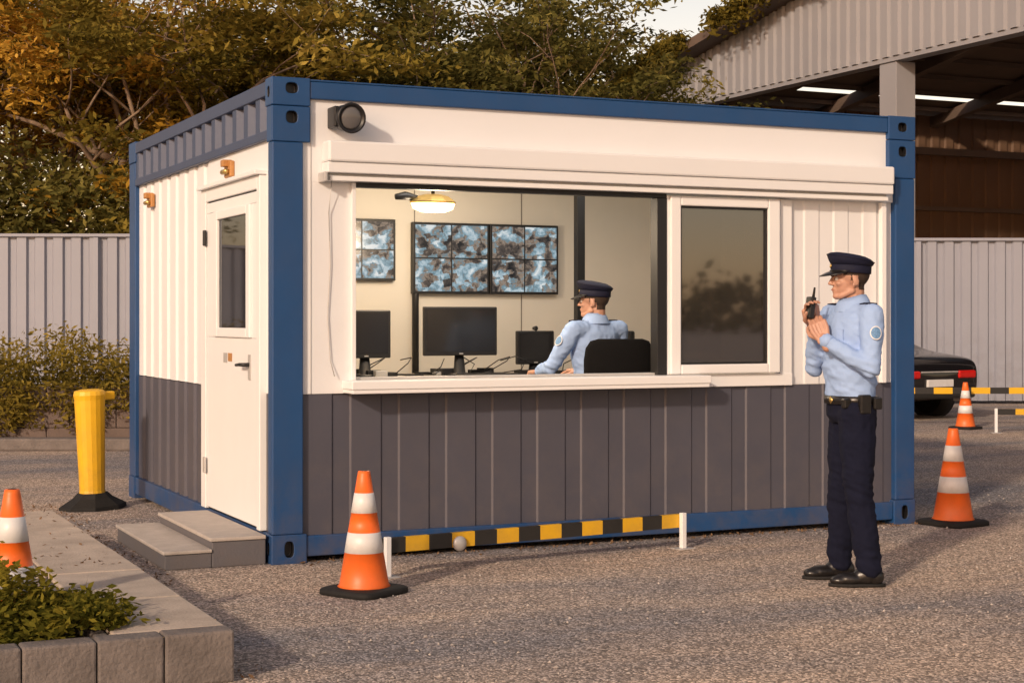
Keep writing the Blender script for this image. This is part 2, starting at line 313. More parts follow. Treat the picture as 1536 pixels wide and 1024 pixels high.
def guard(loc,rz,face,dz,armL,armR,legs,headloc,headrz,hands,beltz,zs,lean=0.0,pitch=0.0,floor=0.0):
    g=empty('security_guard',loc,rz); fx,fy=face; lx,ly=-fy,fx
    B=lambda f,l,z: Vector((f*fx+l*lx,f*fy+l*ly,z))
    A=Acc(); rg=[]
    for (z,c,hx,hy) in TORSO:
        r=[]
        for i in range(28):
            a=2*math.pi*i/28; f=c+lean*(z-0.9)+hx*math.cos(a); l_=hy*math.copysign(abs(math.sin(a))**0.85,math.sin(a)); r.append(B(f,l_,z+dz))
        rg.append(r)
    rings_acc(A,rg)
    for Q_ in (armL,armR):
        P=[B(*p) for p in Q_]
        limb(A,[P[0],P[0].lerp(P[1],0.4),P[1]],[0.064,0.060,0.049]); limb(A,[P[1],P[1].lerp(P[2],0.35),P[2]],[0.050,0.048,0.036])
        s0=B(-0.005,0.09 if Q_[0][1]>0 else -0.09,Q_[0][2]+0.0); limb(A,[s0,P[0]],[0.06,0.064])
    for hp,kn,an in legs:
        hp,kn,an=map(Vector,(hp,kn,an)); limb(A,[hp,hp.lerp(kn,0.5),kn],[0.102,0.093,0.076]); limb(A,[kn,kn.lerp(an,0.35),an],[0.076,0.076,0.066])
    def pk(c):
        if c.z<beltz: return 1
        if dz<0 and c.z<beltz+0.05 and c.x*fx+c.y*fy>0.13: return 1
        return 0
    remesh(A,'uniform_body',0.009,3,[M['shirt'],M['navy']],g,pk,wrinkle(zs))
    rgs=[]
    for (dzz,gr) in ((-0.022,0.006),(-0.020,0.013),(0.020,0.013),(0.022,0.006)):
        rgs.append([B(lean*(beltz-dz-0.9)+(0.113+gr)*math.cos(2*math.pi*i/36),(0.152+gr)*math.copysign(abs(math.sin(2*math.pi*i/36))**0.85,math.sin(2*math.pi*i/36)),beltz+dzz) for i in range(36)])
    loft('duty_belt',rgs,M['leather'],g)
    for (f,l_,w,h) in ((0.03,0.170,0.032,0.095),(-0.05,0.160,0.026,0.06),(0.10,0.11,0.024,0.05)):
        c=B(f,l_,beltz-0.01); ang=math.atan2(ly,lx); o=box('belt_pouch',-0.018,0.018,-w,w,-h*0.6,h*0.45,M['leather'],g,0.008); o.location=c; o.rotation_euler=(0,0,ang)
    disc('buckle',B(0.122,0,beltz),B(1,0,0),[(0,0.02),(0.006,0.02)],M['gold'],g,4)
    cz=1.478+dz; rgs=[]
    for (z,k,t) in ((-0.014,0.074,0.078),(0.012,0.066,0.068),(0.036,0.060,0.062),(0.040,0.064,0.066),(0.012,0.080,0.084),(-0.030,0.094,0.104)):
        rgs.append([B(-0.015+lean*0.6+k*math.cos(2*math.pi*i/30)*(1.12 if math.cos(2*math.pi*i/30)>0 else 1),t*math.sin(2*math.pi*i/30),cz+z-0.022*max(0,math.cos(2*math.pi*i/30))) for i in range(30)])
    loft('collar',rgs,M['shirt'],g,False)
    for s,Q_ in ((1,armL),(-1,armR)):
        a=B(-0.006+lean*0.5,0.105*s,1.462+dz); b_=B(-0.004+lean*0.5,0.20*s,Q_[0][2]+0.058)
        u=(b_-a).normalized(); f_=B(1,0,0); nrm=u.cross(f_)*(1 if u.cross(f_).z>0 else -1); V=[]
        for t in (0,0.5,1):
            for q in (-0.024,0.024):
                for h_ in (-0.012,0.008): p=a.lerp(b_,t)+f_*q+nrm*(h_+0.004*(1-(2*t-1)**2)); V.append(p)
        F=[]
        for i in range(2):
            o_=i*4; F+=[(o_+1,o_+3,o_+7,o_+5),(o_,o_+4,o_+6,o_+2),(o_,o_+1,o_+5,o_+4),(o_+2,o_+6,o_+7,o_+3)]
        F+=[(0,2,3,1),(8,9,11,10)]; mobj('epaulette',V,F,M['capnavy'],g)
        P=[B(*p) for p in Q_]; d=(P[2]-P[1]).normalized(); tube('cuff',[P[2]-d*0.022,P[2]-d*0.018,P[2]+d*0.018,P[2]+d*0.02],[0.034,0.040,0.037,0.031],M['shirt'],g,16)
    P=[B(*p) for p in armL]; mid=P[0].lerp(P[1],0.36); out=Vector((0.10,-1,0.05)).normalized() if fx<-0.8 else B(0,1,0)
    ax=(P[1]-P[0]).normalized(); out=(out-ax*out.dot(ax)).normalized(); sd=ax.cross(out); V=[mid+out*0.070]; nn=20
    for rr_ in (0.85,1.0):
        for i in range(nn):
            t=2*math.pi*i/nn; u_=0.031*rr_*math.cos(t); v_=0.036*rr_*math.sin(t); V.append(mid+out*(0.0705-u_*u_*7)+sd*u_+ax*v_)
    F=[(0,1+i,1+(i+1)%nn) for i in range(nn)]+[(1+i,1+nn+i,1+nn+(i+1)%nn,1+(i+1)%nn) for i in range(nn)]
    mobj('arm_patch',V,F,[M['badge'],M['reflect']],g,True,[0]*nn+[1]*nn)
    for s in (1,-1):
        V=[];F=[]
        for i,l_ in enumerate((0.035,0.07,0.105)):
            for z in (1.24,1.30,1.335):
                V.append(B(0.008+lean*(z-0.9)+0.132*math.sqrt(max(0,1-(l_/0.172)**2))+0.006,l_*s,z+dz))
        for i in range(2):
            for j in range(2): F.append((i*3+j,(i+1)*3+j,(i+1)*3+j+1,i*3+j+1))
        o=mobj('pocket',V,F,M['shirt'],g); so=o.modifiers.new('s','SOLIDIFY'); so.thickness=0.004
    head(g,headloc,headrz,0,pitch)
    for (nm,w,Dv,Nv,cu,sd_) in hands: hand(nm,B(*w),B(*Dv),B(*Nv),g,cu,sd_)
    for i,(hp,kn,an) in enumerate(legs):
        an=Vector(an); q=(fx<-0.5 and fy<0.3); A=Acc()
        dx,dy=(-1.0,0.0) if q else (fx,fy); ang=math.atan2(dy,dx)+(0.12 if i else -0.05); R=Matrix.Rotation(ang,4,'Z')
        Q=lambda x,y,z:(R@Vector((x,y,0)))+Vector((an.x,an.y,floor+z))
        sph(A,Q(-0.03,0,0.05),(0.05,0.038,0.05)); sph(A,Q(0.02,0,0.052),(0.07,0.040,0.05),R); sph(A,Q(0.10,0,0.038),(0.085,0.045,0.036),R); sph(A,Q(0.15,0,0.032),(0.055,0.043,0.028),R); limb(A,[Q(0,0,0.06),Q(-0.005,0,0.13)],[0.045,0.045])
        o=remesh(A,'shoe',0.006,3,[M['leather']],g)
        for v in o.data.vertices: v.co.z=max(v.co.z,floor+0.012)
        rgs=[]
        for z,k in ((0.0,1.0),(0.016,1.02)):
            r=[]
            for t in range(28):
                a=2*math.pi*t/28; x=0.062+0.148*math.cos(a); y=(0.047 if math.cos(a)>-0.1 else 0.04)*math.sin(a)*k; r.append(Q(x,y,z+0.001))
            rgs.append(r)
        loft('sole',rgs,M['rubber'],g)
    return g,B
gx,gy=site(1.79,8.60); f0=Vector((-0.93,-0.36)).normalized()
g1,B=guard((gx,gy,0),-YAW,(f0.x,f0.y),0.0,
   [(0.0,0.195,1.405),(0.035,0.235,1.13),(0.195,0.07,1.275)],
   [(0.0,-0.195,1.405),(0.09,-0.215,1.13),(0.180,-0.075,1.355)],
   [((0.015,-0.085,0.90),(0.015,-0.105,0.50),(0.065,-0.13,0.10)),((0.0,0.085,0.90),(-0.03,0.10,0.50),(-0.03,0.14,0.10))],
   (-0.008,-0.0,1.492),0.06,
   [('left_hand',(0.205,0.057,1.287),(0.18,-0.42,0.9),(-0.5,-0.85,-0.1),0.75,-1),('right_hand',(0.190,-0.068,1.365),(0.35,0.25,0.9),(0.1,1,-0.1),0.8,1)],
   0.965,[(0.15,0.08),(0.5,0.12),(1.14,0.09),(1.03,0.06)])
rd=empty('walkie_talkie'); rd.parent=g1; rd.location=B(0.237,-0.022,1.450); rd.rotation_euler=(0.0,-0.16,math.atan2(f0.y,f0.x))
box('radio_body',-0.016,0.016,-0.028,0.028,-0.06,0.055,M['black'],rd,0.006); tube('antenna',[(0,0.018,0.05),(0,0.018,0.08),(0,0.018,0.105)],[0.008,0.0065,0.005],M['rubber'],rd)
tube('wrist_watch',[B(0.190,0.072,1.270),B(0.198,0.064,1.280)],[0.036,0.036],M['leather'],g1,16)
sx,sy=site(0.565,10.9); f1=Vector((-0.58,0.81)).normalized(); FL=0.2
def Fv(f,l,z): return (f*f1.x-l*f1.y,f*f1.y+l*f1.x,z)
g2,B2=guard((sx,sy,0),-YAW,(f1.x,f1.y),-0.09,
   [(0.0,0.195,1.315),(0.12,0.29,1.07),(0.36,0.20,1.035)],
   [(0.0,-0.195,1.315),(0.09,-0.24,1.06),(0.33,-0.14,1.035)],
   [(Fv(0.0,0.09,0.80),Fv(0.43,0.13,0.77),Fv(0.45,0.13,0.32)),(Fv(0.0,-0.09,0.80),Fv(0.43,-0.13,0.77),Fv(0.42,-0.14,0.32))],
   (-0.015,0.01,1.400),-0.35,
   [('left_hand',(0.375,0.195,1.035),(1,-0.2,-0.1),(0,-0.1,-1),0.35,1),('right_hand',(0.345,-0.135,1.035),(1,0.2,-0.1),(0,0.1,-1),0.35,-1)],
   0.875,[(1.05,0.07),(0.93,0.05)],lean=0.05,floor=FL)

# ---------------------------------------------------------------- ground
def ground_mat():
    m=bpy.data.materials.new('gravel_asphalt'); m.use_nodes=True; nt=m.node_tree; n=nt.nodes; l=nt.links; b=n['Principled BSDF']
    g=n.new('ShaderNodeNewGeometry')
    v=n.new('ShaderNodeTexVoronoi'); v.inputs['Scale'].default_value=100; v.inputs['Randomness'].default_value=1; l.new(g.outputs['Position'],v.inputs['Vector'])
    cr=n.new('ShaderNodeValToRGB'); e=cr.color_ramp.elements; e[0].color=(0.11,0.10,0.093,1); e[1].color=(0.66,0.60,0.56,1); k=e.new(0.6); k.color=(0.28,0.255,0.24,1)
    sc=n.new('ShaderNodeSeparateColor'); l.new(v.outputs['Color'],sc.inputs[0]); l.new(sc.outputs[0],cr.inputs[0])
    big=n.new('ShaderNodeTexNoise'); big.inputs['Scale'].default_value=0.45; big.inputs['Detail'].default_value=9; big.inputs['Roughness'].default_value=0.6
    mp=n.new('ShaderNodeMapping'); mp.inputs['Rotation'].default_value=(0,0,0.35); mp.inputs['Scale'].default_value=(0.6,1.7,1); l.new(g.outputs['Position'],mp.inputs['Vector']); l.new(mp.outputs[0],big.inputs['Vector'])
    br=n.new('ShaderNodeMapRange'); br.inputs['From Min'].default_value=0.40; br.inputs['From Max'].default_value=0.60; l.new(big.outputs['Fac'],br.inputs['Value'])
    t=n.new('ShaderNodeMix'); t.data_type='RGBA'; t.inputs[6].default_value=(0.70,0.71,0.76,1); t.inputs[7].default_value=(1.38,1.19,1.0,1); l.new(br.outputs[0],t.inputs[0])  # uneven gravel tone plus golden sun streaks and shadow bands painted into the colour
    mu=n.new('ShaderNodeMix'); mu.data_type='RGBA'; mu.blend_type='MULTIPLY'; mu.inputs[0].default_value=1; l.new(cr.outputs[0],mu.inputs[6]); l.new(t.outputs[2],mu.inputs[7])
    l.new(mu.outputs[2],b.inputs['Base Color']); b.inputs['Roughness'].default_value=0.9; b.inputs['Specular IOR Level'].default_value=0.25
    mi=n.new('ShaderNodeTexNoise'); mi.inputs['Scale'].default_value=14; mi.inputs['Detail'].default_value=6; l.new(g.outputs['Position'],mi.inputs['Vector'])
    ad=n.new('ShaderNodeMath'); ad.operation='MULTIPLY_ADD'; l.new(v.outputs['Distance'],ad.inputs[0]); ad.inputs[1].default_value=-0.8; l.new(mi.outputs['Fac'],ad.inputs[2])
    bp=n.new('ShaderNodeBump'); bp.inputs['Strength'].default_value=0.55; bp.inputs['Distance'].default_value=0.011; l.new(ad.outputs[0],bp.inputs['Height']); l.new(bp.outputs[0],b.inputs['Normal'])
    return m
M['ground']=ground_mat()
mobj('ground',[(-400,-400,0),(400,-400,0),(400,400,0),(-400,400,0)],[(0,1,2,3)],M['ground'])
N=16000
a=RNG.uniform(-3.2,4.2,N); b=5.2+RNG.random(N)**1.3*9; pos=np.array([site(x,y) for x,y in zip(a,b)])
dens=np.array([noise.noise(Vector((p[0]*0.9,p[1]*0.9,3)))+0.3 for p in pos])
ok=~((pos[:,0]>-0.02)&(pos[:,0]<4.52)&(pos[:,1]>0)) & ~((pos[:,0]<-0.93)&(pos[:,1]>-2.85)&(pos[:,1]<1.55)) & (RNG.random(N)<dens+0.25)
pos=pos[ok]; N=len(pos)
octa=np.array([(1,0,0),(0,1,0),(-1,0,0),(0,-1,0),(0,0,1),(0,0,-1)],float); of=np.array([(0,1,4),(1,2,4),(2,3,4),(3,0,4),(1,0,5),(2,1,5),(3,2,5),(0,3,5)])
s=(0.0025+0.0075*RNG.random(N)**3)
V=octa[None]*(s[:,None,None])*RNG.uniform(0.6,1.4,(N,6,3)); V[:,:,2]*=0.7
th=RNG.uniform(0,6.28,N); c_,s_=np.cos(th),np.sin(th); X=V[:,:,0]*c_[:,None]-V[:,:,1]*s_[:,None]; Y=V[:,:,0]*s_[:,None]+V[:,:,1]*c_[:,None]
V[:,:,0]=X+pos[:,0][:,None]; V[:,:,1]=Y+pos[:,1][:,None]; V[:,:,2]+=s[:,None]*0.4
F=(of[None]+(np.arange(N)*6)[:,None,None]).reshape(-1,3)
M['stone']=mat('gravel_stone',(0.38,0.34,0.31),0.85,0.8,35)
mobj('gravel',V.reshape(-1,3).tolist(),F.tolist(),M['stone'])

# ---------------------------------------------------------------- cabin
cab=empty('security_cabin')
L,D,H=4.505,3.965,2.75
def casting(x0,x1,y0,y1,z0,z1,holes):
    o=box('corner_casting',x0,x1,y0,y1,z0,z1,[M['blue'],M['black']],cab,0)
    for (c,axis,rw,rh) in holes:
        rg=[]
        for dd in (-0.05,0.05):
            r=[]
            for i in range(20):
                t=2*math.pi*i/20; uu=rw*math.copysign(abs(math.cos(t))**0.7,math.cos(t)); vv=rh*math.copysign(abs(math.sin(t))**0.7,math.sin(t))
                r.append((c[0]+uu,c[1]+dd,c[2]+vv) if axis=='y' else (c[0]+dd,c[1]+uu,c[2]+vv))
            rg.append(r)
        cut=loft('cut',rg,M['black'],None,True,False)
        bm=bmesh.new(); bm.from_mesh(cut.data); bmesh.ops.recalc_face_normals(bm,faces=bm.faces); bm.to_mesh(cut.data); bm.free()
        bo=o.modifiers.new('h','BOOLEAN'); bo.object=cut; bo.operation='DIFFERENCE'; bo.solver='EXACT'; bo.material_mode='TRANSFER'
        me=ev_mesh(o); o.modifiers.clear(); o.data=me; bpy.data.objects.remove(cut)
    bev(o,0.006); return o
e=0.004
casting(-e,0.225,-e,0.13,2.60,H+0.01,[((0.115,-e,2.70),'y',0.034,0.03),((-e,0.065,2.68),'x',0.022,0.03)])
casting(-e,0.225,-e,0.10,2.395,2.597,[((0.115,-e,2.535),'y',0.032,0.034)])
casting(-e,0.205,-e,0.13,-0.004,0.165,[((0.10,-e,0.082),'y',0.026,0.045),((-e,0.065,0.082),'x',0.02,0.035)])
box('corner_post',0,0.184,0,0.085,0.166,2.394,M['blue'],cab,0.008)
casting(4.285,L+e,-e,0.13,2.60,H+0.01,[((4.40,-e,2.685),'y',0.034,0.03)])
casting(4.285,L+e,-e,0.10,2.34,2.597,[((4.40,-e,2.52),'y',0.03,0.034)])
casting(4.33,L+e,-e,0.13,-0.004,0.165,[((4.42,-e,0.082),'y',0.024,0.045)])
box('corner_post',4.343,L,0,0.16,0.166,2.339,M['blue'],cab,0.008)
for x0,x1 in ((-e,0.16),(L-0.16,L+e)):
    casting(x0,x1,3.74,D+e,2.60,H+0.01,[]); casting(x0,x1,3.78,D+e,-0.004,0.165,[])
    box('corner_post',x0+e,x1-e,3.76,D,0.166,2.598,M['blue'],cab,0.008)
box('top_rail',0.226,4.284,0.004,0.10,2.645,2.745,M['blue'],cab,0.006)
box('top_rail_lip',0.226,4.284,0.0,0.06,2.7455,2.755,M['blue'],cab,0.002)
box('bottom_rail',0.206,4.329,0.008,0.12,0.035,0.152,M['blue'],cab,0.006)
box('side_bottom_rail',0.006,0.1,0.131,3.779,0.035,0.165,M['blue'],cab,0.006)
box('side_top_rail',0.0,0.1,0.131,3.739,2.665,2.748,M['bluegrey'],cab,0.006)
box('side_lower_band_rail',0.0,0.06,0.101,3.759,2.415,2.468,M['bluegrey'],cab,0.005)
corr('side_top_band',(0.055,3.755),(0.055,0.131),2.468,2.665,0.26,0.045,M['bluegrey'],cab,(-1,0),0.35,0.12)
box('right_bottom_rail',L-0.1,L-0.006,0.161,3.779,0.035,0.165,M['blue'],cab)
box('right_top_rail',L-0.1,L,0.161,3.739,2.665,2.748,M['blue'],cab)
box('back_rails',0.161,L-0.161,D-0.1,D-0.006,0.035,0.165,M['blue'],cab)
box('back_top_rail',0.161,L-0.161,D-0.1,D,2.645,2.745,M['blue'],cab)
box('roof',0.101,L-0.101,0.101,D-0.101,2.66,2.70,M['bluegrey'],cab)
corr('right_wall',(L-0.05,0.16),(L-0.05,3.76),0.16,2.67,0.28,0.03,M['white'],cab,(1,0))
corr('back_wall',(L-0.16,D-0.05),(0.16,D-0.05),0.16,2.65,0.28,0.03,M['white'],cab,(0,1))
corr('side_wall_white',(0.05,3.76),(0.05,1.57),0.955,2.415,0.27,0.014,M['white'],cab,(-1,0),0.55,0.07)
corr('side_wall_grey',(0.05,3.76),(0.05,1.57),0.165,0.95,0.27,0.018,M['grey'],cab,(-1,0),0.55,0.07)
box('side_wall_header',0.03,0.06,0.086,1.57,2.225,2.415,M['white'],cab,0)
box('side_strip',0.02,0.06,0.086,0.188,0.96,2.2245,M['white'],cab,0.003)
box('side_strip_grey',0.02,0.06,0.086,0.188,0.166,0.958,M['grey'],cab,0.003)
# door
box('door_frame_near',-0.02,0.05,0.19,0.255,0.17,2.22,M['whitetrim'],cab,0.006)
box('door_frame_far',-0.02,0.05,1.45,1.57,0.17,2.22,M['whitetrim'],cab,0.006)
box('door_frame_top',-0.02,0.05,0.2555,1.4495,2.14,2.22,M['whitetrim'],cab,0.006)
box('door_drip',-0.05,0.03,0.18,1.58,2.2205,2.245,M['whitetrim'],cab,0.004)
box('door_gap',0.0,0.02,0.2555,1.4495,0.175,2.139,M['black'],cab,0)
d0,d1=0.268,1.438
box('door_leaf_low',-0.012,0.0,d0,d1,0.185,1.275,M['whitetrim'],cab,0.003)
box('door_leaf_top',-0.012,0.0,d0,d1,2.065,2.130,M['whitetrim'],cab,0.003)
box('door_leaf_a',-0.012,0.0,d0,0.385,1.276,2.064,M['whitetrim'],cab,0.003)
box('door_leaf_b',-0.012,0.0,1.225,d1,1.276,2.064,M['whitetrim'],cab,0.003)
for nm,a_,b_,z0,z1 in (('a',0.386,0.462,1.277,2.063),('b',1.14,1.224,1.277,2.063),('c',0.4625,1.1395,1.277,1.335),('d',0.4625,1.1395,2.01,2.063)):
    box('door_window_frame_'+nm,-0.028,-0.0005,a_,b_,z0,z1,M['whitetrim'],cab,0.006)
box('door_glass',-0.010,-0.004,0.463,1.139,1.336,2.009,M['glass'],cab,0)
box('door_hinge',-0.035,-0.021,1.42,1.47,0.4,0.5,M['steel'],cab); box('door_hinge',-0.035,-0.021,1.42,1.47,1.86,1.96,M['black'],cab)
tube('door_handle',[(-0.006,0.42,1.12),(-0.055,0.42,1.12),(-0.06,0.47,1.12),(-0.058,0.56,1.115)],[0.013,0.012,0.011,0.009],M['black'],cab)
box('door_lock_plate',-0.018,-0.0125,0.395,0.445,1.03,1.18,M['steel'],cab,0.002)
box('door_label',-0.015,-0.0125,0.82,0.91,1.13,1.18,M['plate'],cab,0)
box('door_label_white',-0.015,-0.0125,0.93,1.02,1.12,1.18,M['steel'],cab,0)
def walllamp(y,z):
    box('wall_lamp_body',0.0,0.03,y-0.075,y+0.075,z-0.05,z+0.05,M['plate'],cab,0.008)
    tube('wall_lamp_tube',[(-0.015,y-0.055,z-0.015),(-0.015,y+0.055,z-0.015)],0.016,M['gold'],cab)
    box('wall_lamp_cap',-0.035,0.029,y-0.03,y+0.03,z+0.015,z+0.058,M['plate'],cab,0.006)
walllamp(0.99,2.315); walllamp(3.25,2.27)
# front wall
y0,y1=0.03,0.085
corr('front_wall_grey',(0.184,0.045),(4.343,0.045),0.152,0.958,0.30,0.010,M['grey'],cab,(0,-1),0.60,0.035)
box('front_header',0.184,4.343,y0,y1,2.176,2.645,M['white'],cab,0)
box('front_left_strip',0.184,0.476,y0,y1,0.96,2.1755,M['white'],cab,0)
box('front_seam',0.235,0.238,0.026,0.0299,0.96,2.64,M['steel'],cab,0)
box('front_under_window',0.4765,3.52,y0,y1,0.96,1.032,M['white'],cab,0)
corr('front_right_panel',(3.407,0.05),(4.343,0.05),0.96,2.1755,0.235,0.006,M['white'],cab,(0,-1),0.45,0.06)
box('front_right_trim',3.43,3.52,0.018,0.04,1.033,2.17,M['whitetrim'],cab,0.003)
box('front_right_trim_low',2.61,3.52,0.012,0.0295,0.955,1.034,M['whitetrim'],cab,0.003)
box('guide_channel',4.225,4.262,-0.01,0.03,0.96,2.17,M['whitetrim'],cab,0.003)
box('window_sill',0.423,2.80,-0.155,0.03,0.985,1.035,M['whitetrim'],cab,0.006)
box('window_sill_apron',0.43,2.79,-0.148,0.028,0.962,0.9845,M['whitetrim'],cab,0.004)
box('reveal_left',0.4765,0.50,0.0,0.09,1.0355,2.1755,M['whitetrim'],cab,0.002)
box('frame_top',0.50,2.565,0.0,0.07,2.150,2.1755,M['black'],cab,0.002)
box('frame_bottom',0.50,2.50,0.03,0.10,1.0355,1.05,M['steel'],cab,0.002)
box('frame_right',2.495,2.565,-0.005,0.085,1.0355,2.1495,M['black'],cab,0.003)
for nm,a_,b_,z0,z1 in (('l',2.585,2.66,1.04,2.165),('r',3.315,3.405,1.04,2.165),('b',2.6605,3.3145,1.04,1.10),('t',2.6605,3.3145,2.105,2.165)):
    box('window_frame_'+nm,a_,b_,-0.02,0.07,z0,z1,M['whitetrim'],cab,0.008)
for nm,a_,b_,z0,z1 in (('l',2.661,2.673,1.101,2.104),('r',3.302,3.314,1.101,2.104),('b',2.6735,3.3015,1.101,1.113),('t',2.6735,3.3015,2.092,2.104)):
    box('window_gasket_'+nm,a_,b_,-0.004,0.05,z0,z1,M['black'],cab,0.002)
box('window_frame_filler',2.566,2.584,0.0,0.07,1.04,2.165,M['whitetrim'],cab,0)
box('window_glass',2.674,3.301,0.012,0.018,1.114,2.091,M['glass'],cab,0)
box('shutter_box',0.303,4.262,-0.10,0.029,2.285,2.405,M['white'],cab,0.012)
box('shutter_box_lower',0.303,4.262,-0.085,0.029,2.222,2.284,M['white'],cab,0.006)
box('shutter_rail',0.325,4.24,-0.06,0.029,2.178,2.206,M['whitetrim'],cab,0.004)
box('shutter_rail_shadow_gap',0.33,4.235,-0.04,0.029,2.2065,2.2215,M['steel'],cab,0)
box('shutter_end',0.28,0.30,-0.09,0.029,2.17,2.225,M['steel'],cab)
tube('cable',[(0.345,-0.03,2.2),(0.34,0.015,2.0),(0.35,0.018,1.7),(0.335,0.02,1.4),(0.35,0.018,1.15),(0.37,-0.0,1.06)],0.003,M['steel'],cab,6)
tube('camera_bracket',[(0.40,0.03,2.55),(0.40,-0.08,2.55)],0.03,M['steel'],cab)
box('camera_mount',0.335,0.37,-0.10,0.03,2.48,2.60,M['black'],cab,0.008)
disc('camera_housing',(0.41,-0.03,2.54),(0.1,-1,-0.1),[(0,0.06),(0.02,0.075),(0.09,0.080),(0.12,0.088),(0.128,0.086),(0.126,0.073),(0.115,0.071)],M['black'],cab)
disc('camera_lens',(0.41,-0.03,2.54),(0.1,-1,-0.1),[(0.112,0.071),(0.120,0.055),(0.124,0.025),(0.125,0.002)],mat('lens_face',(0.13,0.125,0.125),0.12,0.3,5),cab)
# ---------------- interior
BW=2.3
mobj('interior_back_wall',[(0.1,BW,0.2),(4.4,BW,0.2),(4.4,BW,2.5),(0.1,BW,2.5)],[(0,1,2,3)],M['wallin'],cab)
mobj('interior_left_wall',[(0.1,0.09,0.2),(0.1,BW,0.2),(0.1,BW,2.5),(0.1,0.09,2.5)],[(0,1,2,3)],M['wallin'],cab)
mobj('interior_right_wall',[(4.4,0.09,0.2),(4.4,BW,0.2),(4.4,BW,2.5),(4.4,0.09,2.5)],[(0,1,2,3)],M['wallin'],cab)
mobj('interior_ceiling',[(0.1,0.09,2.5),(4.4,0.09,2.5),(4.4,BW,2.5),(0.1,BW,2.5)],[(0,1,2,3)],M['wallin'],cab)
mobj('interior_floor',[(0.1,0.09,0.2),(4.4,0.09,0.2),(4.4,BW,0.2),(0.1,BW,0.2)],[(0,1,2,3)],M['floorin'],cab)
for x in (0.9,1.75,2.62): box('wall_seam',x,x+0.006,BW-0.006,BW-0.001,0.3,2.49,M['floorin'],cab,0)
def backx(px,Y):
    p=(px-768)/2445; return (1.356+0.4168*Y+p*(9.21+0.909*Y))/(0.909-0.4168*p)
def wz(py,x,Y): return 1.39-(py-478)*(9.21+0.4168*x+0.909*Y)/2445
xp=backx(869,1.62); box('partition_post',xp-0.032,xp+0.032,1.59,1.65,0.991,2.499,M['black'],cab,0.004)
tv=bpy.data.materials.new('cctv_picture'); tv.use_nodes=True; nt=tv.node_tree; n=nt.nodes; l=nt.links; b=n['Principled BSDF']
tc=n.new('ShaderNodeTexCoord')
n0=n.new('ShaderNodeTexNoise'); n0.inputs['Scale'].default_value=8; n0.inputs['Detail'].default_value=5; n0.inputs['Distortion'].default_value=0.8; l.new(tc.outputs['Object'],n0.inputs[0])
n1=n.new('ShaderNodeTexVoronoi'); n1.inputs['Scale'].default_value=17; n1.distance='CHEBYCHEV'
mpv=n.new('ShaderNodeMapping'); mpv.inputs['Rotation'].default_value=(0,0.25,0); mpv.inputs['Scale'].default_value=(1.0,1,1.3); l.new(tc.outputs['Object'],mpv.inputs[0]); l.new(mpv.outputs[0],n1.inputs['Vector'])
n3=n.new('ShaderNodeTexNoise'); n3.inputs['Scale'].default_value=45; n3.inputs['Detail'].default_value=8; n3.inputs['Roughness'].default_value=0.75; l.new(tc.outputs['Object'],n3.inputs[0])
s1=n.new('ShaderNodeSeparateColor'); l.new(n1.outputs['Color'],s1.inputs[0])
av=n.new('ShaderNodeMath'); av.operation='MULTIPLY_ADD'; l.new(s1.outputs[0],av.inputs[0]); av.inputs[1].default_value=0.16
ml=n.new('ShaderNodeMath'); ml.operation='MULTIPLY_ADD'; l.new(n3.outputs['Fac'],ml.inputs[0]); ml.inputs[1].default_value=0.22
m5=n.new('ShaderNodeMath'); m5.operation='MULTIPLY'; l.new(n0.outputs['Fac'],m5.inputs[0]); m5.inputs[1].default_value=0.64; l.new(m5.outputs[0],ml.inputs[2]); l.new(ml.outputs[0],av.inputs[2])
cr=n.new('ShaderNodeValToRGB'); el=cr.color_ramp.elements; el[0].position=0.36; el[0].color=(0.012,0.014,0.018,1); el[1].position=0.66; el[1].color=(0.80,0.84,0.84,1)
for p_,c_2 in ((0.44,(0.10,0.08,0.07,1)),(0.49,(0.33,0.25,0.19,1)),(0.53,(0.14,0.25,0.31,1)),(0.58,(0.38,0.52,0.60,1))): k=el.new(p_); k.color=c_2
l.new(av.outputs[0],cr.inputs[0]); l.new(cr.outputs[0],b.inputs['Emission Color']); b.inputs['Emission Strength'].default_value=0.85; b.inputs['Base Color'].default_value=(0.01,0.01,0.01,1); b.inputs['Roughness'].default_value=0.2
def wall_tv(x0,x1,z0,z1):
    t=empty('cctv_wall_display'); y=BW-0.005
    box('bezel',x0,x1,y-0.05,y,z0,z1,M['black'],t,0.004); bw_=0.018; g=0.010
    xm,zm=(x0+x1)/2,(z0+z1)/2
    for (a_,b_) in ((x0+bw_,xm-g/2),(xm+g/2,x1-bw_)):
        for (c,d) in ((z0+bw_,zm-g/2),(zm+g/2,z1-bw_)):
            ox,oz=random.uniform(-3,3),random.uniform(-3,3)
            o=mobj('picture',[(a_+ox,y-0.0535,c+oz),(b_+ox,y-0.0535,c+oz),(b_+ox,y-0.0535,d+oz),(a_+ox,y-0.0535,d+oz)],[(0,1,2,3)],tv,t); o.location=(-ox,0,-oz)
xa,xb,xc=backx(619,2.25),backx(734,2.25),backx(837,2.25)
za,zb=wz(441,xb,2.25),wz(336,xb,2.25)
wall_tv(xa,xb-0.003,za,zb); wall_tv(xb+0.003,xc,za,zb); wall_tv(backx(490,2.25),backx(593,2.25),wz(421,1.5,2.25),wz(329,1.5,2.25))
tube('display_post',[(xa+0.03,BW-0.03,0.98),(xa+0.03,BW-0.03,zb)],0.025,M['black'],cab)
desk=empty('desk')
box('top',0.15,4.0,1.05,2.27,0.965,0.99,M['desk'],desk,0.004)
for x in (0.2,1.5,2.9,3.9):
    for y in (1.15,2.2): box('leg',x,x+0.05,y,y+0.05,0.2,0.9645,M['steel'],desk)
